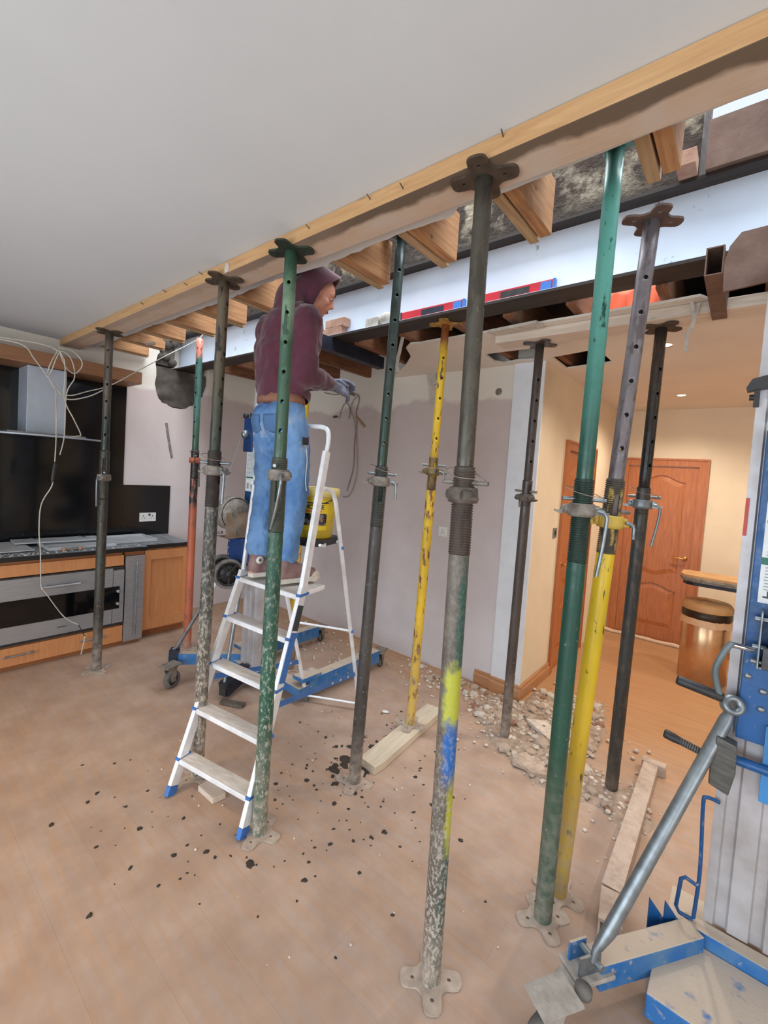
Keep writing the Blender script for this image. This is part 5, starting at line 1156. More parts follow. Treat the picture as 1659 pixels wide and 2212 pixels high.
fr = obj('winch_frame', MB().box((0.072, 1.865, 1.15), (0.078, 1.93, 1.335)).box((0.078, 1.872, 1.15), (0.30, 1.93, 1.156)), MT['zinc'], t, bev=0.002)
for y, z in ((1.90, 1.305), (1.895, 1.165), (1.89, 1.215)): obj('bolt', MB().cyl((0.058, y, z), (0.092, y, z), 0.0085, seg=8), MT['zinc'], fr)
obj('winch_drum', MB().lathe([(0.0, 0.0), (0.060, 0.0), (0.072, 0.006), (0.072, 0.016), (0.034, 0.018), (0.034, 0.11), (0.072, 0.112), (0.072, 0.124), (0.0, 0.124)], 26, mat=Matrix.Translation((0.098, 1.862, 1.29)) @ RX), MT['cast_dark'], fr)
obj('drum_roller', MB().lathe([(0.0, 0.0), (0.036, 0.0), (0.036, 0.16), (0.0, 0.16)], 20, mat=Matrix.Translation((0.085, 1.862, 1.19)) @ RX), MT['zinc'], fr)
obj('crank_shaft', MB().tube([(0.001, 1.857, 1.213), (0.062, 1.885, 1.203)], 0.0095, 10), MT['chrome'], fr)
ca = obj('crank_arm', MB().tube(smooth_path([(0.006, 1.845, 1.222), (-0.013, 1.838, 1.185), (-0.030, 1.832, 1.125), (-0.020, 1.838, 1.065), (-0.002, 1.848, 1.02)], 4), [0.010]*17, 8), flat('grey_crank', (112, 124, 128), 0.5, 0.2, var=0.1), fr)
obj('grip', MB().lathe([(0.0, 0.0), (0.015, 0.0), (0.0165, 0.004), (0.0165, 0.128), (0.013, 0.134), (0.0, 0.134)], 14, mat=Matrix.Translation((-0.002, 1.846, 1.032)) @ Matrix.Rotation(-PI/2+0.16, 4, 'Y') @ Matrix.Rotation(0.1, 4, 'X')), MT['black_plastic'], ca)['label'] = 'black plastic crank grip'
cp_ = obj('mast_clamp', MB().prism([(-0.022, 2.060), (-0.026, 2.074), (-0.012, 2.102), (0.05, 2.118), (0.20, 2.118), (0.20, 2.085), (0.012, 2.068)], -1.958, -1.925, Mxz), MT['black_plastic'], t, fixn=True)
obj('clamp_stem', MB().box((-0.004, 1.935, 2.01), (0.012, 1.955, 2.07)).tube([(-0.016, 1.945, 2.042), (0.0, 1.945, 2.042)], 0.010, 8), MT['black_plastic'], cp_)
obj('mast_pad', B((0.043, 1.938, 1.955), (0.30, 1.9585, 2.0)), MT['navy'], t, bev=0.004)
hk = smooth_path([(0.018, 1.945, 0.626), (-0.018, 1.935, 0.632), (-0.027, 1.93, 0.61), (-0.020, 1.93, 0.45), (-0.017, 1.93, 0.33), (-0.022, 1.93, 0.185)], 4)
ho = obj('hook_bar', MB().tube(hk, 0.0065, 8), MT['blue'], t)
obj('hook_loop', MB().tube([(-0.018, 1.93, 0.305), (-0.056, 1.925, 0.318), (-0.068, 1.924, 0.305), (-0.075, 1.922, 0.200), (-0.064, 1.922, 0.182), (-0.024, 1.93, 0.176)], 0.0065, 8), MT['blue'], ho)
# club hammer hung on the brace
t = thing('club_hammer', 'grey steel club hammer with a ribbed black handle hanging on the lift brace', 'hammer', (0.016, 1.862, 0.815), rot=(0.0, 0.06, 0.0))
obj('head', MB().prism([(-0.030, -0.083), (-0.034, -0.020), (-0.030, 0.085), (0.026, 0.074), (0.034, -0.015), (0.026, -0.096)], -0.026, 0.026, Mxz), MT['hammer'], t, fixn=True, bev=0.004)
hd = obj('handle', MB().lathe([(0.0, 0.0), (0.010, 0.0), (0.0115, 0.03), (0.0125, 0.09), (0.0155, 0.115), (0.0155, 0.140), (0.011, 0.146), (0.0, 0.146)], 12, mat=Matrix.Translation((-0.030, 0, -0.004)) @ Matrix.Rotation(-PI/2+0.12, 4, 'Y')), MT['black_plastic'], t)
rb2 = MB(); Mr = Matrix.Translation((-0.030, 0, -0.004)) @ Matrix.Rotation(-PI/2+0.12, 4, 'Y')
for k in range(11): rb2.lathe([(0.0115, 0.034+k*0.0072), (0.0137, 0.0355+k*0.0072), (0.0115, 0.038+k*0.0072)], 12, mat=Mr)
obj('grip_ribs', rb2, MT['rubber'], hd)

# ------------------------------------------------------------------ boards and rails on the floor
o = obj('dusty_board', MB().prism([(-0.068, 0.0), (0.055, -0.02), (0.065, 0.06), (0.065, 0.80), (-0.065, 0.80)], 0.001, 0.047), MT['dusty_board'], loc=(-1.545, 1.905, 0), rot=(0, 0, 0.085), fixn=True, bev=0.003)
tag(o, 'cement-dusted board lying under the yellow prop', 'board')
t = thing('steel_channel', 'dusty steel channel lying on the floor behind the thick green prop', 'channel', (-0.295, 1.98, 0), rotz=0.0)
def channel(a, b, w_, h_):
    mb_ = bar((a[0], a[1], a[2]+h_-0.006), (b[0], b[1], b[2]+h_-0.006), w_, 0.010)
    for s_ in (-1, 1):
        d = (V(b)-V(a)).normalized(); n_ = V((-d.y, d.x, 0))*s_*(w_/2-0.004)
        addbar(mb_, V(a)+n_+V((0, 0, (h_-0.012)/2)), V(b)+n_+V((0, 0, (h_-0.012)/2)), 0.008, h_-0.012)
    return mb_
MT['channel'] = flat('dust_caked_channel', (196, 178, 164), 0.9, var=0.1, scale=24, bump=0.3, bscale=50, col2=(172, 152, 138))
obj('rail', channel((-0.015, 1.10, 0.001), (0.0, 0.02, 0.001), 0.075, 0.062), MT['channel'], t)
obj('end_block', B((-0.065, 1.102, 0.0), (0.06, 1.16, 0.066)), MT['channel'], t, bev=0.004)
t = thing('steel_channel', 'short dusty piece of steel channel tipped against the near lift stabiliser', 'channel', (-0.290, 1.80, 0))
obj('rail', channel((0.0, 0.185, 0.006), (0.03, 0.0, 0.030), 0.080, 0.062), MT['channel'], t)
o = obj('timber_offcut', MB().prism([(-0.075, -0.035), (0.062, -0.045), (0.078, 0.02), (-0.07, 0.04)], 0.001, 0.030), MT['pale_timber'], loc=(-1.995, 1.20, 0), rot=(0, 0, 0.1), fixn=True, bev=0.002); tag(o, 'small dusty timber offcut on the floor under the lowest ladder tread', 'timber')
o = obj('bracket_scrap', bar((-2.76, 1.69, 0.012), (-2.60, 1.77, 0.016), 0.05, 0.02), MT['cast_dark']); tag(o, 'dark scrap of metal lying at the stub of the far lift', 'scrap')
# ------------------------------------------------------------------ rubble and mortar droppings
def in_poly(x, y, P):
    r_ = False; n_ = len(P)
    for i in range(n_):
        (x0, y0), (x1, y1) = P[i], P[(i+1) % n_]
        if (y0 > y) != (y1 > y) and x < (x1-x0)*(y-y0)/(y1-y0)+x0: r_ = not r_
    return r_
rr = random.Random(21)
def chunk_mesh(seed, mat):
    b = bmesh.new(); bmesh.ops.create_icosphere(b, subdivisions=1, radius=1.0)
    r_ = random.Random(seed); planes = [(V((r_.uniform(-1, 1), r_.uniform(-1, 1), r_.uniform(-0.6, 1))).normalized(), r_.uniform(0.45, 0.8)) for _ in range(5)]
    for v in b.verts:
        for n_, d in planes:
            k = v.co.dot(n_)
            if k > d: v.co -= n_*(k-d)
        v.co += V((r_.uniform(-.07, .07), r_.uniform(-.07, .07), r_.uniform(-.05, .05)))
        v.co.z = max(v.co.z, -0.45)*0.75
    me = bpy.data.meshes.new('rubble_chunk'); b.to_mesh(me); b.free(); me.materials.append(mat); return me
CH = [chunk_mesh(i, (MT['rubble'], MT['rubble_pale'], MT['rubble'], MT['rubble_brick'], MT['rubble'], MT['rubble_pale'])[i % 6]) for i in range(12)]
Z1 = [(-2.35, 3.31), (-2.05, 3.05), (-1.62, 2.98), (-1.40, 2.93), (-1.28, 3.30), (-1.6, 3.31)]
Z2 = [(-1.38, 3.29), (-1.42, 2.95), (-1.12, 2.66), (-0.78, 2.50), (-0.50, 2.55), (-0.36, 2.60), (-0.55, 2.84), (-0.75, 2.92), (-1.0, 3.05), (-1.18, 3.30)]
Z3 = [(-1.20, 3.36), (-1.02, 3.05), (-0.80, 2.95), (-0.62, 2.98), (-0.62, 3.30), (-0.74, 3.78), (-1.0, 3.70), (-1.20, 3.60)]
Z4 = [(-0.50, 2.62), (-0.30, 2.42), (-0.22, 2.60), (-0.36, 2.86)]
Z5 = [(-3.30, 2.70), (-2.70, 2.60), (-2.55, 3.28), (-4.1, 3.30)]
lab = {0: (' lump of rubble along the foot of the plaster wall', 'rubble at the plaster wall'), 1: (' lump of rubble in the heap before the white wall corner', 'rubble before the wall corner'),
       2: (' lump of rubble on the clean hall floor by the side door', 'rubble on the hall floor'), 3: (' lump of rubble around the foot of the blackened rear prop', 'rubble at the rear prop'), 4: (' lump of rubble behind the far lift by the plaster wall', 'rubble behind the far lift')}
placed = []
for zi, (P, n_, smin, smax) in enumerate(((Z1, 42, 0.016, 0.060), (Z2, 130, 0.020, 0.075), (Z3, 92, 0.018, 0.060), (Z4, 24, 0.016, 0.045), (Z5, 10, 0.010, 0.03))):
    xs = [p[0] for p in P]; ys = [p[1] for p in P]; k = 0; tries = 0
    while k < n_ and tries < 4000:
        tries += 1; x = rr.uniform(min(xs), max(xs)); y = rr.uniform(min(ys), max(ys)); s_ = smin+(smax-smin)*rr.random()**1.7
        if not in_poly(x, y, P) or y > YB-0.03-s_ and x < XH+0.03+s_ or x < XH+0.05+s_ and y > YB-0.06: continue
        if any((x-a)**2+(y-b)**2 < (0.60*(s_+c_))**2 for a, b, c_ in placed): continue
        if any((x-a)**2+(y-b)**2 < (0.105+s_)**2 for a, b in ((-1.113, 2.788), (-0.454, 2.752), (-0.30, 2.5))): continue
        placed.append((x, y, s_)); ci = rr.randrange(12); o = bpy.data.objects.new('rubble_chunk', CH[ci]); COL.objects.link(o)
        o.scale = (s_*rr.uniform(0.8, 1.25), s_, s_*rr.uniform(0.5, 0.9)); o.rotation_euler = (0, 0, rr.uniform(0, 6.3)); o.location = (x, y, 0.34*o.scale.z + (0.010 if zi in (1, 2, 3) else 0.0))
        kind_ = ('dusty grey', 'pale cream', 'dusty grey', 'pinkish brick', 'dusty grey', 'pale cream')[ci % 6]; size_ = 'large ' if s_ > 0.045 else ''
        tag(o, size_ + kind_ + lab[zi][0], 'rubble', size_ + kind_ + ' ' + lab[zi][1]); k += 1
o = obj('plaster_slab', MB().prism([(-0.13, -0.05), (0.10, -0.06), (0.15, 0.03), (-0.06, 0.07)], 0.02, 0.045, holes=[circ(-0.02, 0.01, 0.012, 8)[::-1]]), MT['rubble_pale'], loc=(-0.93, 3.02, 0.002), rot=(0.05, 0.03, -0.5), fixn=True); tag(o, 'flat cream slab of plaster with a hole, lying on top of the rubble heap', 'slab')
o = obj('plaster_slab', MB().prism([(-0.10, -0.05), (0.06, -0.07), (0.12, 0.0), (0.02, 0.06), (-0.09, 0.05)], 0.012, 0.034), MT['rubble'], loc=(-0.86, 2.60, 0.001), rot=(0.03, 0, -0.3), fixn=True); tag(o, 'grey flat slab of plaster at the near edge of the rubble heap', 'slab')
hm_ = MB(); vs_ = []; fs = []; G = 46
for i in range(G+1):
    for j in range(G+1):
        x = -1.45+1.25*i/G; y = 2.45+1.42*j/G
        dmin = 9.0
        for P in (Z2, Z3, Z4):
            n_ = len(P)
            for q in range(n_):
                a = V((P[q][0], P[q][1])); b = V((P[(q+1) % n_][0], P[(q+1) % n_][1])); d = b-a; t_ = max(0, min(1, (V((x, y))-a).dot(d)/d.length_squared)); dmin = min(dmin, (V((x, y))-a-d*t_).length*(-1 if in_poly(x, y, P) else 1))
        hgt = max(0.0, min(1.0, (-dmin+0.02)/0.14))*0.020*(0.6+0.8*abs(pnoise(V((x*9, y*9, 3)))))-0.0015+0.002*pnoise(V((x*40, y*40, 1)))
        if x < XH+0.03 and y > YB-0.03: hgt = -0.006
        vs_.append((x, y, hgt))
for i in range(G):
    for j in range(G):
        a = i*(G+1)+j
        if max(vs_[a][2], vs_[a+1][2], vs_[a+G+1][2], vs_[a+G+2][2]) > 0.0005: fs.append((a, a+G+1, a+G+2, a+1))
hm_.add(vs_, fs, True); o = obj('debris_bed', hm_, flat('debris_bed', (172, 154, 138), 0.95, var=0.14, scale=30, bump=0.9, bscale=60, col2=(140, 120, 104))); tag(o, 'bed of fine grey plaster debris under the rubble heap in the hall opening', 'debris', kind='stuff')
fn = MB()
for P, n_ in ((Z1, 260), (Z2, 520), (Z3, 420), (Z4, 120), (Z5, 200)):
    xs = [p[0] for p in P]; ys = [p[1] for p in P]
    for _ in range(n_):
        x = rr.uniform(min(xs), max(xs))+rr.gauss(0, 0.06); y = rr.uniform(min(ys), max(ys))+rr.gauss(0, 0.06)
        if not in_poly(x, y, P) and rr.random() > 0.3: continue
        if y > YB-0.03 and x < XH+0.03 or x < XH+0.03 and y > YB-0.05: continue
        s_ = 0.004+0.013*rr.random()**2; fn.ell((x, y, s_*0.45+0.006*(P in (Z2, Z3))), (s_*1.2, s_, s_*0.7), 5, 4)
o = obj('fine_rubble', fn, MT['rubble_pale']); tag(o, 'fine plaster crumbs between the lumps of rubble along the opening', 'rubble', kind='stuff')

def drop_mesh(seed):
    r_ = random.Random(seed); n_ = 12; vs_ = [(0, 0, 0.45)]
    rad = [0.7+0.5*r_.random() for _ in range(n_)]
    for ring, (f, z) in enumerate(((0.6, 0.38), (1.0, 0.02))):
        for k in range(n_):
            a = 2*PI*k/n_; vs_.append((f*rad[k]*math.cos(a), f*rad[k]*math.sin(a), z*(0.8+0.4*r_.random())))
    fs = [(0, 1+k, 1+(k+1) % n_) for k in range(n_)] + [(1+k, 1+n_+k, 1+n_+(k+1) % n_, 1+(k+1) % n_) for k in range(n_)]
    me = bpy.data.meshes.new('mortar_dropping'); me.from_pydata(vs_, [], fs); me.polygons.foreach_set('use_smooth', [True]*len(fs)); me.materials.append(MT['dropping']); return me
DM = [drop_mesh(40+i) for i in range(8)]
def drops(n_, cx, cy, sx, sy, smin, smax, label, group, avoid=True):
    for _ in range(n_):
        x = rr.gauss(cx, sx); y = rr.gauss(cy, sy)
        if y > 3.2 or x < -4.1: continue
        s_ = smin+(smax-smin)*rr.random()**2.5
        on_board = abs(x+1.545-(-0.085)*(y-1.905)*-1) < 0.10 and 1.88 < y < 2.75
        if on_board: continue
        o = bpy.data.objects.new('mortar_dropping', rr.choice(DM)); COL.objects.link(o); o.location = (x, y, 0.0004)
        o.scale = (s_, s_*rr.uniform(0.6, 1.0), min(0.012, s_*0.6)); o.rotation_euler = (0, 0, rr.uniform(0, 6.3)); tag(o, label, 'mortar dropping', group)
drops(24, -1.66, 1.93, 0.10, 0.16, 0.016, 0.050, 'larger dark mortar dropping beside the foot of the dark brown-grey middle prop', 'large mortar droppings by the middle prop')
drops(120, -1.64, 1.95, 0.26, 0.34, 0.005, 0.016, 'small dark mortar dropping spattered between the ladder and the yellow prop', 'mortar droppings between ladder and yellow prop')
drops(44, -1.38, 1.52, 0.30, 0.20, 0.005, 0.018, 'dark mortar dropping on the open floor left of the spray-painted front prop', 'mortar droppings left of the front prop')
drops(46, -1.9, 0.92, 0.36, 0.22, 0.004, 0.015, 'dark mortar dropping on the bare floor in front of the ladder', 'mortar droppings in front of the ladder')
for x, y, s_, l_ in ((-1.508, 1.098, 0.024, 'single dark mortar lump just in front of the green prop\'s base plate'), (-2.33, 0.60, 0.014, 'single dark mortar lump on the floor at the far lower left'), (-1.565, 1.865, 0.05, 'largest dark mortar patch against the near end of the dusty board')):
    o = bpy.data.objects.new('mortar_dropping', DM[3]); COL.objects.link(o); o.location = (x, y, 0.0004); o.scale = (s_, s_*0.85, 0.012); tag(o, l_, 'mortar dropping')
wf = MB()
for _ in range(110):
    x = rr.uniform(-2.6, -0.3); y = rr.uniform(0.9, 2.8); s_ = 0.002+0.005*rr.random()**2; wf.ell((x, y, s_*0.5), (s_*1.4, s_, s_*0.7), 5, 4)
o = obj('white_crumbs', wf, MT['rubble_pale']); tag(o, 'scattered white plaster crumbs over the dusty floor', 'debris', kind='stuff')
o = obj('plaster_chip', MB().ell((0, 0, 0.009), (0.030, 0.016, 0.009), 7, 5), MT['white_plastic'], loc=(-1.86, 2.44, 0.0), rot=(0, 0, 0.4)); tag(o, 'white plaster chip on the floor left of the yellow prop', 'chip')

# ------------------------------------------------------------------ the worker
def cap(mb_, a, b, ra, rb, seg=14, flat_=1.0):
    """tapered capsule, closed with half spheres"""
    a = V(a); b = V(b); d = (b-a); L = d.length; d = d.normalized(); pts = []; rs = []
    for i in range(5): q = PI/2*(1-i/4); pts.append(a-d*ra*math.sin(q)); rs.append(max(0.0004, ra*math.cos(q)))
    for i in range(5): q = PI/2*i/4; pts.append(b+d*rb*math.sin(q)); rs.append(max(0.0004, rb*math.cos(q)))
    return mb_.tube(pts, rs, seg)
def chain(mb_, pts, rs, seg=14):
    for i in range(len(pts)-1): cap(mb_, pts[i], pts[i+1], rs[i], rs[i+1], seg)
    return mb_
def voxel(name, mb_, mat, parent, vox, smooth=3, wrinkle=0.0, wscale=0.06, loc=None):
    o = obj(name, mb_, mat, parent, loc=loc)
    r_ = o.modifiers.new('fuse', 'REMESH'); r_.mode = 'VOXEL'; r_.voxel_size = vox; r_.use_smooth_shade = True
    if smooth: s_ = o.modifiers.new('soften', 'SMOOTH'); s_.factor = 0.5; s_.iterations = smooth
    if wrinkle:
        tx = bpy.data.textures.new('folds', 'CLOUDS'); tx.noise_scale = wscale; tx.noise_depth = 2
        d_ = o.modifiers.new('folds', 'DISPLACE'); d_.texture = tx; d_.strength = wrinkle; d_.mid_level = 0.5; d_.texture_coords = 'LOCAL'
    return o
MT['skin'] = flat('skin', (206, 150, 126), 0.55, var=0.06, scale=18, col2=(190, 128, 106))
m = NM('maroon_fleece', 0.95); c = m.mix(m.rng(m.noise(7, 5), 0.3, 0.7), (94, 44, 62), (72, 32, 48)); m.color(c); m.bump(m.noise(260, 2), 0.25, 0.002); m.b.inputs['Sheen Weight'].default_value = 0.35; MT['fleece'] = m.m
m = NM('washed_denim', 0.9)
c = m.mix(m.rng(m.noise(5, 5, 0.6), 0.32, 0.68), (120, 158, 202), (72, 112, 164)); z = m.xyz()[2]
c = m.mix(m.mth('MULTIPLY', m.rng(m.noise(11, 4), 0.52, 0.64), m.rng(m.mth('ABSOLUTE', m.mth('SUBTRACT', z, 0.80)), 0.03, 0.13, 0.55, 0)), c, (206, 206, 190))
m.color(c); m.bump(m.noise(160, 3), 0.2, 0.002); MT['denim'] = m.m
MT['denim_dark'] = flat('denim_seam', (84, 120, 166), 0.9, var=0.06)
MT['glove'] = flat('grey_glove', (120, 122, 140), 0.8, var=0.08, scale=30, col2=(88, 88, 102))
MT['glove_palm'] = flat('dark_glove_palm', (64, 62, 66), 0.8, var=0.1, scale=30)
MT['shoe'] = flat('dusty_plum_canvas', (150, 122, 118), 0.9, var=0.08, scale=24, col2=(124, 94, 92))
MT['sole'] = flat('off_white_sole', (222, 214, 202), 0.7, var=0.06, scale=20)
MT['lace'] = flat('lace_white', (226, 222, 214), 0.8, var=0.05)
O = V((-2.03, 1.55, 1.066))                       # between the feet on the platform
P_ = lambda x, y, z: V((x, y, z))-O
w_ = thing('person', 'person in a maroon hooded top and blue jeans standing on the step ladder, head bowed', 'person', O)
hip = P_(-2.050, 1.535, 1.99); neck = P_(-2.025, 1.600, 2.585); hd = P_(-1.975, 1.690, 2.700)
LA, LK, LH = P_(-2.130, 1.500, 1.135), P_(-2.155, 1.535, 1.555), P_(-2.130, 1.535, 1.96)
RA, RK, RH = P_(-1.925, 1.525, 1.135), P_(-1.930, 1.585, 1.560), P_(-1.955, 1.555, 1.96)
LS, LE, LWr = P_(-2.225, 1.560, 2.495), P_(-2.24, 1.60, 2.20), P_(-2.02, 1.79, 2.215)
RS, RE, RWr = P_(-1.890, 1.560, 2.495), P_(-1.875, 1.545, 2.195), P_(-1.905, 1.760, 2.200)
fdir = V((0.54, 0.78, -0.45)).normalized()        # where the face looks
sdir = fdir.cross(V((0, 0, 1))).normalized(); udir = sdir.cross(fdir).normalized()
H_ = lambda s_, f, u_: hd + sdir*s_ + fdir*f + udir*u_
Mh = Matrix((tuple([sdir.x, fdir.x, udir.x, hd.x]), tuple([sdir.y, fdir.y, udir.y, hd.y]), tuple([sdir.z, fdir.z, udir.z, hd.z]), (0, 0, 0, 1)))
b_ = MB()
chain(b_, [hip+V((0, 0, -0.03)), hip+V((0.005, 0, 0.14)), hip+V((0.01, 0.02, 0.30)), neck+V((0, -0.02, -0.12)), neck, hd+V((0, -0.01, -0.06))], [0.07, 0.07, 0.08, 0.07, 0.050, 0.052])
chain(b_, [LH, LK, LA, LA+V((0.005, 0.03, -0.03))], [0.055, 0.042, 0.036, 0.034]); chain(b_, [RH, RK, RA, RA+V((0.005, 0.03, -0.03))], [0.055, 0.042, 0.036, 0.034])
cap(b_, LA+V((0, -0.03, -0.035)), LA+V((0.03, 0.16, -0.045)), 0.030, 0.028); cap(b_, RA+V((0, -0.03, -0.035)), RA+V((0.03, 0.16, -0.045)), 0.030, 0.028)
chain(b_, [LS, LE, LWr], [0.045, 0.036, 0.028]); chain(b_, [RS, RE, RWr], [0.045, 0.036, 0.028]); cap(b_, LS, RS, 0.045, 0.045)
b_.ell((0, 0, 0.018), (0.072, 0.092, 0.088), 20, 14, Mh); b_.ell((0, 0.030, -0.050), (0.056, 0.062, 0.058), 18, 12, Mh)
b_.ell((0, 0.066, -0.092), (0.026, 0.022, 0.018), 12, 8, Mh)                      # chin
b_.tube([Mh @ V(p) for p in ((0, 0.082, 0.020), (0, 0.093, -0.006), (0, 0.102, -0.024), (0, 0.088, -0.034))], [0.011, 0.013, 0.015, 0.014], 10)   # nose
for s_ in (-1, 1):
    b_.ell((s_*0.036, 0.078, 0.022), (0.026, 0.014, 0.009), 10, 6, Mh); b_.ell((s_*0.042, 0.062, -0.030), (0.022, 0.022, 0.020), 10, 6, Mh); b_.ell((s_*0.074, -0.004, -0.012), (0.008, 0.018, 0.030), 8, 6, Mh)
b_.ell((0, 0.089, -0.058), (0.022, 0.010, 0.006), 10, 6, Mh); b_.ell((0, 0.086, -0.070), (0.019, 0.010, 0.007), 10, 6, Mh)
body = voxel('body', b_, MT['skin'], w_, 0.0055, 2)
for s_ in (-1, 1):
    e_ = obj('eye', MB().ell((s_*0.033, 0.080, 0.004), (0.011, 0.007, 0.0042), 10, 7, Mh), MT['white_plastic'], body); obj('iris', MB().ell((s_*0.033, 0.0862, 0.001), (0.0055, 0.003, 0.0050), 8, 6, Mh), MT['black_plastic'], e_)
    obj('eyebrow', MB().tube([Mh @ V(p) for p in ((s_*0.014, 0.091, 0.028), (s_*0.036, 0.091, 0.032), (s_*0.056, 0.076, 0.026))], [0.003, 0.004, 0.002], 6), MT['bin_band'], body)
obj('mouth', MB().tube([Mh @ V(p) for p in ((-0.020, 0.094, -0.064), (0.0, 0.100, -0.0635), (0.020, 0.094, -0.064))], [0.0015, 0.003, 0.0015], 6), flat('lips', (160, 92, 84), 0.5, var=0.05), body)
st_ = MB(); rq = random.Random(2)
# hooded top
h_ = MB()
chain(h_, [hip+V((0.0, 0.005, 0.165)), hip+V((0.0, -0.005, 0.24)), hip+V((0.0, 0.01, 0.36)), hip+V((0.008, 0.03, 0.47)), neck+V((0.0, -0.02, -0.05))], [0.150, 0.150, 0.155, 0.150, 0.085], 20)
cap(h_, LS+V((0.02, 0, -0.03)), RS+V((-0.02, 0, -0.03)), 0.098, 0.098, 18)
cap(h_, hip+V((-0.085, 0.0, 0.17)), LS+V((0.045, -0.01, -0.12)), 0.095, 0.105, 16); cap(h_, hip+V((0.085, 0.0, 0.17)), RS+V((-0.045, -0.01, -0.12)), 0.095, 0.105, 16)
chain(h_, [LS, LS*0.5+LE*0.5+V((-0.01, 0, 0)), LE, LE*0.5+LWr*0.5, LE*0.14+LWr*0.86], [0.080, 0.066, 0.064, 0.056, 0.044], 16)
chain(h_, [RS, RS*0.5+RE*0.5+V((0.01, 0, 0)), RE, RE*0.5+RWr*0.5, RE*0.14+RWr*0.86], [0.082, 0.070, 0.072, 0.064, 0.047], 16)
for q in (0.45, 0.7): cap(h_, neck+V((-0.10*q, -0.05, -0.03)), neck+V((0.10*q, -0.05, -0.03)), 0.05, 0.05)
hoodie = voxel('hooded_top', h_, MT['fleece'], w_, 0.009, 3, 0.030, 0.085)
# waist rib and cuffs
obj('waistband', MB().lathe([(0.150, -0.016), (0.160, 0.0), (0.158, 0.028), (0.148, 0.042)], 28, mat=Matrix.Translation(hip+V((0.0, 0.008, 0.120))) @ Matrix.Rotation(-0.22, 4, 'X') @ Matrix.Diagonal((1.04, 0.92, 1, 1))), MT['fleece'], hoodie)
for A_, B_ in ((LE, LWr), (RE, RWr)):
    obj('cuff', MB().tube([A_*0.20+B_*0.80, A_*0.12+B_*0.88, A_*0.05+B_*0.95], [0.047, 0.045, 0.041], 16), MT['fleece'], hoodie)
# hood: a shell round the head, open at the face
hs = MB(); vs_ = []; fs = []; NU, NV = 30, 18
for j in range(NV+1):
    a = PI*(0.02+0.525*j/NV)                          # from the back of the head round to the face opening
    for i in range(NU):
        t_ = 2*PI*i/NU; rr_ = math.sin(a); s_ = math.cos(t_)*rr_; u_ = math.sin(t_)*rr_; f_ = -math.cos(a)
        w2 = 1+0.05*pnoise(V((s_*3.5, u_*3.5, f_*3.5)))+(0.03*math.sin(9*a+2*t_) if j > 3 else 0)
        p = V((s_*0.108*w2, f_*0.135*w2-0.006, u_*(0.132 if u_ > 0 else 0.150)*w2+0.008))
        if j >= NV-5: p.y += 0.054*(j-(NV-6))/6*max(u_-0.05, -0.15)
        vs_.append(Mh @ p)
for j in range(NV):
    for i in range(NU): i2 = (i+1) % NU; fs.append((j*NU+i, j*NU+i2, (j+1)*NU+i2, (j+1)*NU+i))
fs.append(tuple(range(NU))[::-1]); hs.add(vs_, fs, True)
hd_o = obj('hood', hs, MT['fleece'], hoodie); sd = hd_o.modifiers.new('thick', 'SOLIDIFY'); sd.thickness = 0.011; sd.offset = -1; ss = hd_o.modifiers.new('soft', 'SUBSURF'); ss.levels = 1; ss.render_levels = 1
rim_pts = vs_[-NU:]; hem = obj('hood_hem', MB().tube([p for p in rim_pts]+[rim_pts[0]], 0.0085, 8), MT['fleece'], hoodie)
cap_ = MB(); chain(cap_, [neck+V((0.0, -0.07, -0.02)), neck+V((0.0, -0.055, 0.06)), hd+V((0.0, -0.06, 0.02))], [0.085, 0.085, 0.070], 16); cap(cap_, neck+V((0.05, -0.01, -0.02)), neck+V((0.045, -0.01, 0.03)), 0.045, 0.036); cap(cap_, neck+V((-0.055, 0.0, -0.02)), neck+V((-0.05, 0.0, 0.04)), 0.045, 0.036)
voxel('hood_collar', cap_, MT['fleece'], hoodie, 0.010, 4, 0.018, 0.06)
# jeans
j_ = MB()
chain(j_, [hip+V((-0.055, 0.0, 0.035)), LH+V((0.012, -0.02, -0.02)), LH*0.55+LK*0.45, LK, LK*0.5+LA*0.5+V((0, -0.012, 0)), LA+V((0, 0.0, 0.098))], [0.095, 0.098, 0.080, 0.062, 0.064, 0.064], 18)
chain(j_, [hip+V((0.055, 0.0, 0.035)), RH+V((-0.012, -0.02, -0.02)), RH*0.55+RK*0.45, RK, RK*0.5+RA*0.5+V((0, -0.012, 0)), RA+V((0, 0.0, 0.098))], [0.095, 0.100, 0.082, 0.064, 0.066, 0.064], 18)
cap(j_, hip+V((-0.06, -0.02, -0.03)), hip+V((0.06, -0.02, -0.03)), 0.108, 0.108, 18)
for A_, n2 in ((LA, 5), (RA, 5)):
    for k in range(n2): a = V((0.0, 0.004*(-1)**k, 0.082+0.024*k)); cap(j_, A_+a+V((-0.012, -0.012, 0)), A_+a+V((0.012, 0.012, 0.004)), 0.052+0.004*(k % 2), 0.052)
jeans = voxel('jeans', j_, MT['denim'], w_, 0.007, 2, 0.018, 0.045)
obj('belt', MB().lathe([(0.110, 0.070), (0.150, 0.072), (0.152, 0.090), (0.148, 0.118), (0.110, 0.122)], 32, mat=Matrix.Translation(hip+V((0.0, -0.004, -0.012))) @ Matrix.Diagonal((1.0, 0.80, 1, 1))), flat('tan_shirt_hem', (150, 104, 84), 0.8, var=0.08), jeans)
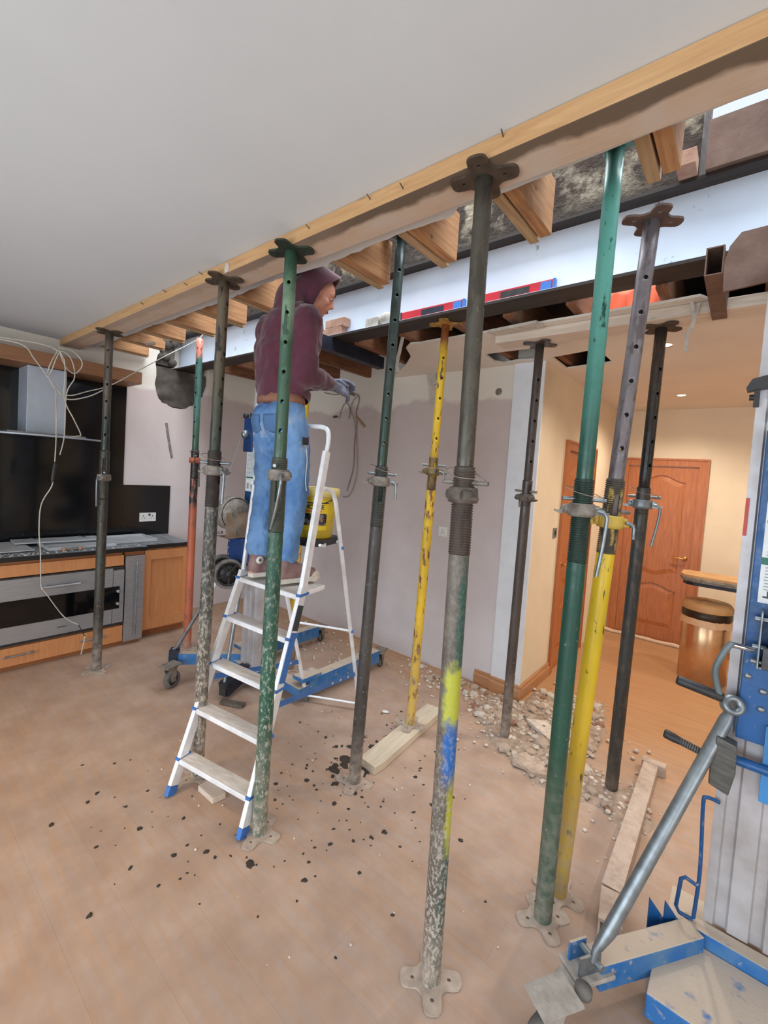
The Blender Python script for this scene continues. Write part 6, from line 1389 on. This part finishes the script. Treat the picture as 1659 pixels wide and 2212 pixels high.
for x, s_ in ((-0.068, -1), (0.072, 1)):
    pk = [(-0.052, 0.0), (0.052, 0.0), (0.050, -0.075), (0.0, -0.100), (-0.050, -0.075)]
    gm = MB(); gv = []; gf = []
    for i in range(9):
        for j in range(9):
            uu = -0.050+0.10*i/8; vv = -0.100*j/8; vv = min(0, max(vv, -0.098+0.45*abs(uu)*0.6)); gv.append(hip+V((x+uu, -0.19, -0.012+vv)))
    for i in range(8):
        for j in range(8): a = i*9+j; gf.append((a, a+9, a+10, a+1))
    gm.add(gv, gf, True); po_ = obj('back_pocket', gm, MT['denim_dark'], jeans)
    sw = po_.modifiers.new('lie', 'SHRINKWRAP'); sw.target = jeans; sw.wrap_method = 'PROJECT'; sw.use_project_y = True; sw.use_positive_direction = True; sw.use_negative_direction = False; sw.use_project_x = False; sw.use_project_z = False; sw.offset = 0.003
    sd = po_.modifiers.new('thick', 'SOLIDIFY'); sd.thickness = 0.003; sd.offset = 0
pt_ = obj('side_patch', MB().box((0, -0.02, -0.02), (0.004, 0.02, 0.02), Matrix.Translation(RH*0.72+RK*0.28+V((0.094, -0.005, 0.0)))), MT['black_plastic'], jeans); pt_['label'] = 'black patch on the right thigh'
obj('ripped_edge', MB().tube(smooth_path([RH*0.62+RK*0.38+V((0.092, 0.0, 0)), RH*0.4+RK*0.6+V((0.086, 0.006, 0.02)), RH*0.2+RK*0.8+V((0.076, 0.0, 0)), RK+V((0.072, 0.005, 0.02))], 4), 0.0022, 6), MT['lace'], jeans)['label'] = 'frayed white threads down the leg'
# canvas boots
def shoe(A_, d, s_, patch):
    d = V((d[0], d[1], 0)).normalized(); sd_ = d.cross(V((0, 0, 1))); base = V((A_.x, A_.y, 0.0))
    q = lambda f, l_, z: base+d*f+sd_*l_+V((0, 0, z))
    so = [(-0.085, 0.0), (-0.075, 0.032), (0.0, 0.038), (0.10, 0.049), (0.16, 0.044), (0.195, 0.018), (0.195, -0.018), (0.16, -0.044), (0.10, -0.049), (0.0, -0.038), (-0.075, -0.032)]
    Ms_ = Matrix(((d.x, sd_.x, 0, base.x), (d.y, sd_.y, 0, base.y), (0, 0, 1, 0), (0, 0, 0, 1)))
    up_ = MB(); chain(up_, [q(-0.035, 0, 0.115), q(-0.042, 0, 0.06)], [0.044, 0.045]); chain(up_, [q(-0.035, 0, 0.058), q(0.06, 0, 0.05), q(0.14, 0, 0.040)], [0.044, 0.044, 0.036]); cap(up_, q(-0.01, 0, 0.10), q(0.08, 0, 0.06), 0.040, 0.036)
    o = voxel('shoe', up_, MT['shoe'], w_, 0.006, 2)
    fixed = obj('sole', MB().prism(so, 0.003, 0.030, Ms_), MT['sole'], o, fixn=True, bev=0.005)
    obj('toe_cap', MB().ell((0.148, 0, 0.034), (0.046, 0.041, 0.030), 14, 9, Ms_), MT['sole'], o)
    la = MB()
    for k in range(5):
        f = 0.095-0.024*k; z = 0.084+0.011*k; la.tube([Ms_ @ V(p) for p in ((f, -0.024, z-0.008), (f+0.012, 0.0, z+0.005), (f, 0.024, z-0.008))], 0.0042, 6); 
    obj('laces', la, MT['lace'], o)
    if patch:
        Mp_ = Ms_ @ Matrix.Translation((-0.040, patch*0.0465, 0.105)) @ Matrix.Rotation(-patch*PI/2, 4, 'X')
        pa = obj('ankle_patch', MB().lathe([(0.0, 0.0), (0.022, 0.0), (0.022, 0.003), (0.0, 0.004)], 18, mat=Mp_), MT['lace'], o)
        sp_ = [((0.012 if k % 2 == 0 else 0.005)*math.sin(k*PI/5), (0.012 if k % 2 == 0 else 0.005)*math.cos(k*PI/5)) for k in range(10)]
        obj('star', MB().prism(sp_, 0.0035, 0.0055, Mp_), MT['ink'], pa, fixn=True)
    return o
shoe(LA+V((0.01, 0.02, 0)), (0.20, 0.98), 1, 1); shoe(RA+V((0.01, 0.02, 0)), (0.16, 0.98), 1, 0)
# gloved hands with separate curled fingers
def hand(Wr, ax, pn, thumb_side, label):
    """ax = along the hand, pn = out of the back of the hand"""
    ax = V(ax).normalized(); pn = V(pn); pn = (pn-ax*pn.dot(ax)).normalized(); sx = ax.cross(pn)*thumb_side
    g_ = MB(); q = lambda a, s_, n_: Wr+ax*a+sx*s_+pn*n_
    cap(g_, q(-0.012, 0, 0), q(0.022, 0, 0), 0.031, 0.030)
    for s_ in (-0.026, -0.009, 0.009, 0.026): cap(g_, q(0.018, s_*0.7, 0), q(0.080, s_, 0.002), 0.019, 0.0155, 10)
    for s_, l_, c2 in ((0.030, 0.90, 0.9), (0.011, 1.0, 1.05), (-0.009, 0.95, 1.15), (-0.028, 0.78, 1.25)):
        p = q(0.085, s_, 0.002); a = 0.22*c2; pts = [p]
        for k, ln in enumerate((0.042, 0.030, 0.024)):
            p = p+(ax*math.cos(a)-pn*math.sin(a))*ln*l_; pts.append(p); a += 0.44*c2
        chain(g_, pts, [0.0115, 0.0105, 0.0098, 0.0088], 10)
    p0 = q(0.022, 0.030, -0.008); p1 = q(0.056, 0.052, -0.026); p2 = q(0.086, 0.047, -0.040); p3 = q(0.110, 0.036, -0.048)
    chain(g_, [p0, p1, p2, p3], [0.017, 0.0135, 0.0115, 0.0098], 10)
    o = voxel('glove', g_, MT['glove'], w_, 0.0038, 1); o['label'] = label
    obj('glove_cuff', MB().tube([q(-0.034, 0, 0), q(-0.020, 0, 0), q(-0.004, 0, 0)], [0.036, 0.037, 0.033], 14), MT['glove'], o); return q
qr = hand(RWr+V((0.0, 0.035, -0.008)), (0.02, 0.97, -0.16), (0.80, -0.30, 0.50), -1, 'grey right glove, knuckles towards the photographer')
ql = hand(LWr+V((0.02, 0.035, 0.004)), (0.45, 0.85, 0.10), (-0.55, 0.1, 0.80), 1, 'grey left glove, mostly behind the right one')
tl = obj('wedge', MB().prism([(-0.05, -0.012), (0.02, -0.016), (0.055, 0.0), (0.015, 0.014), (-0.05, 0.012)], -0.010, 0.010), MT['mortar'], loc=O+RWr+V((-0.015, 0.165, -0.02)), rot=(0.2, 0.1, 1.25), fixn=True, bev=0.003)
tag(tl, 'small dark pointed wedge held between the worker\'s gloved hands', 'wedge')
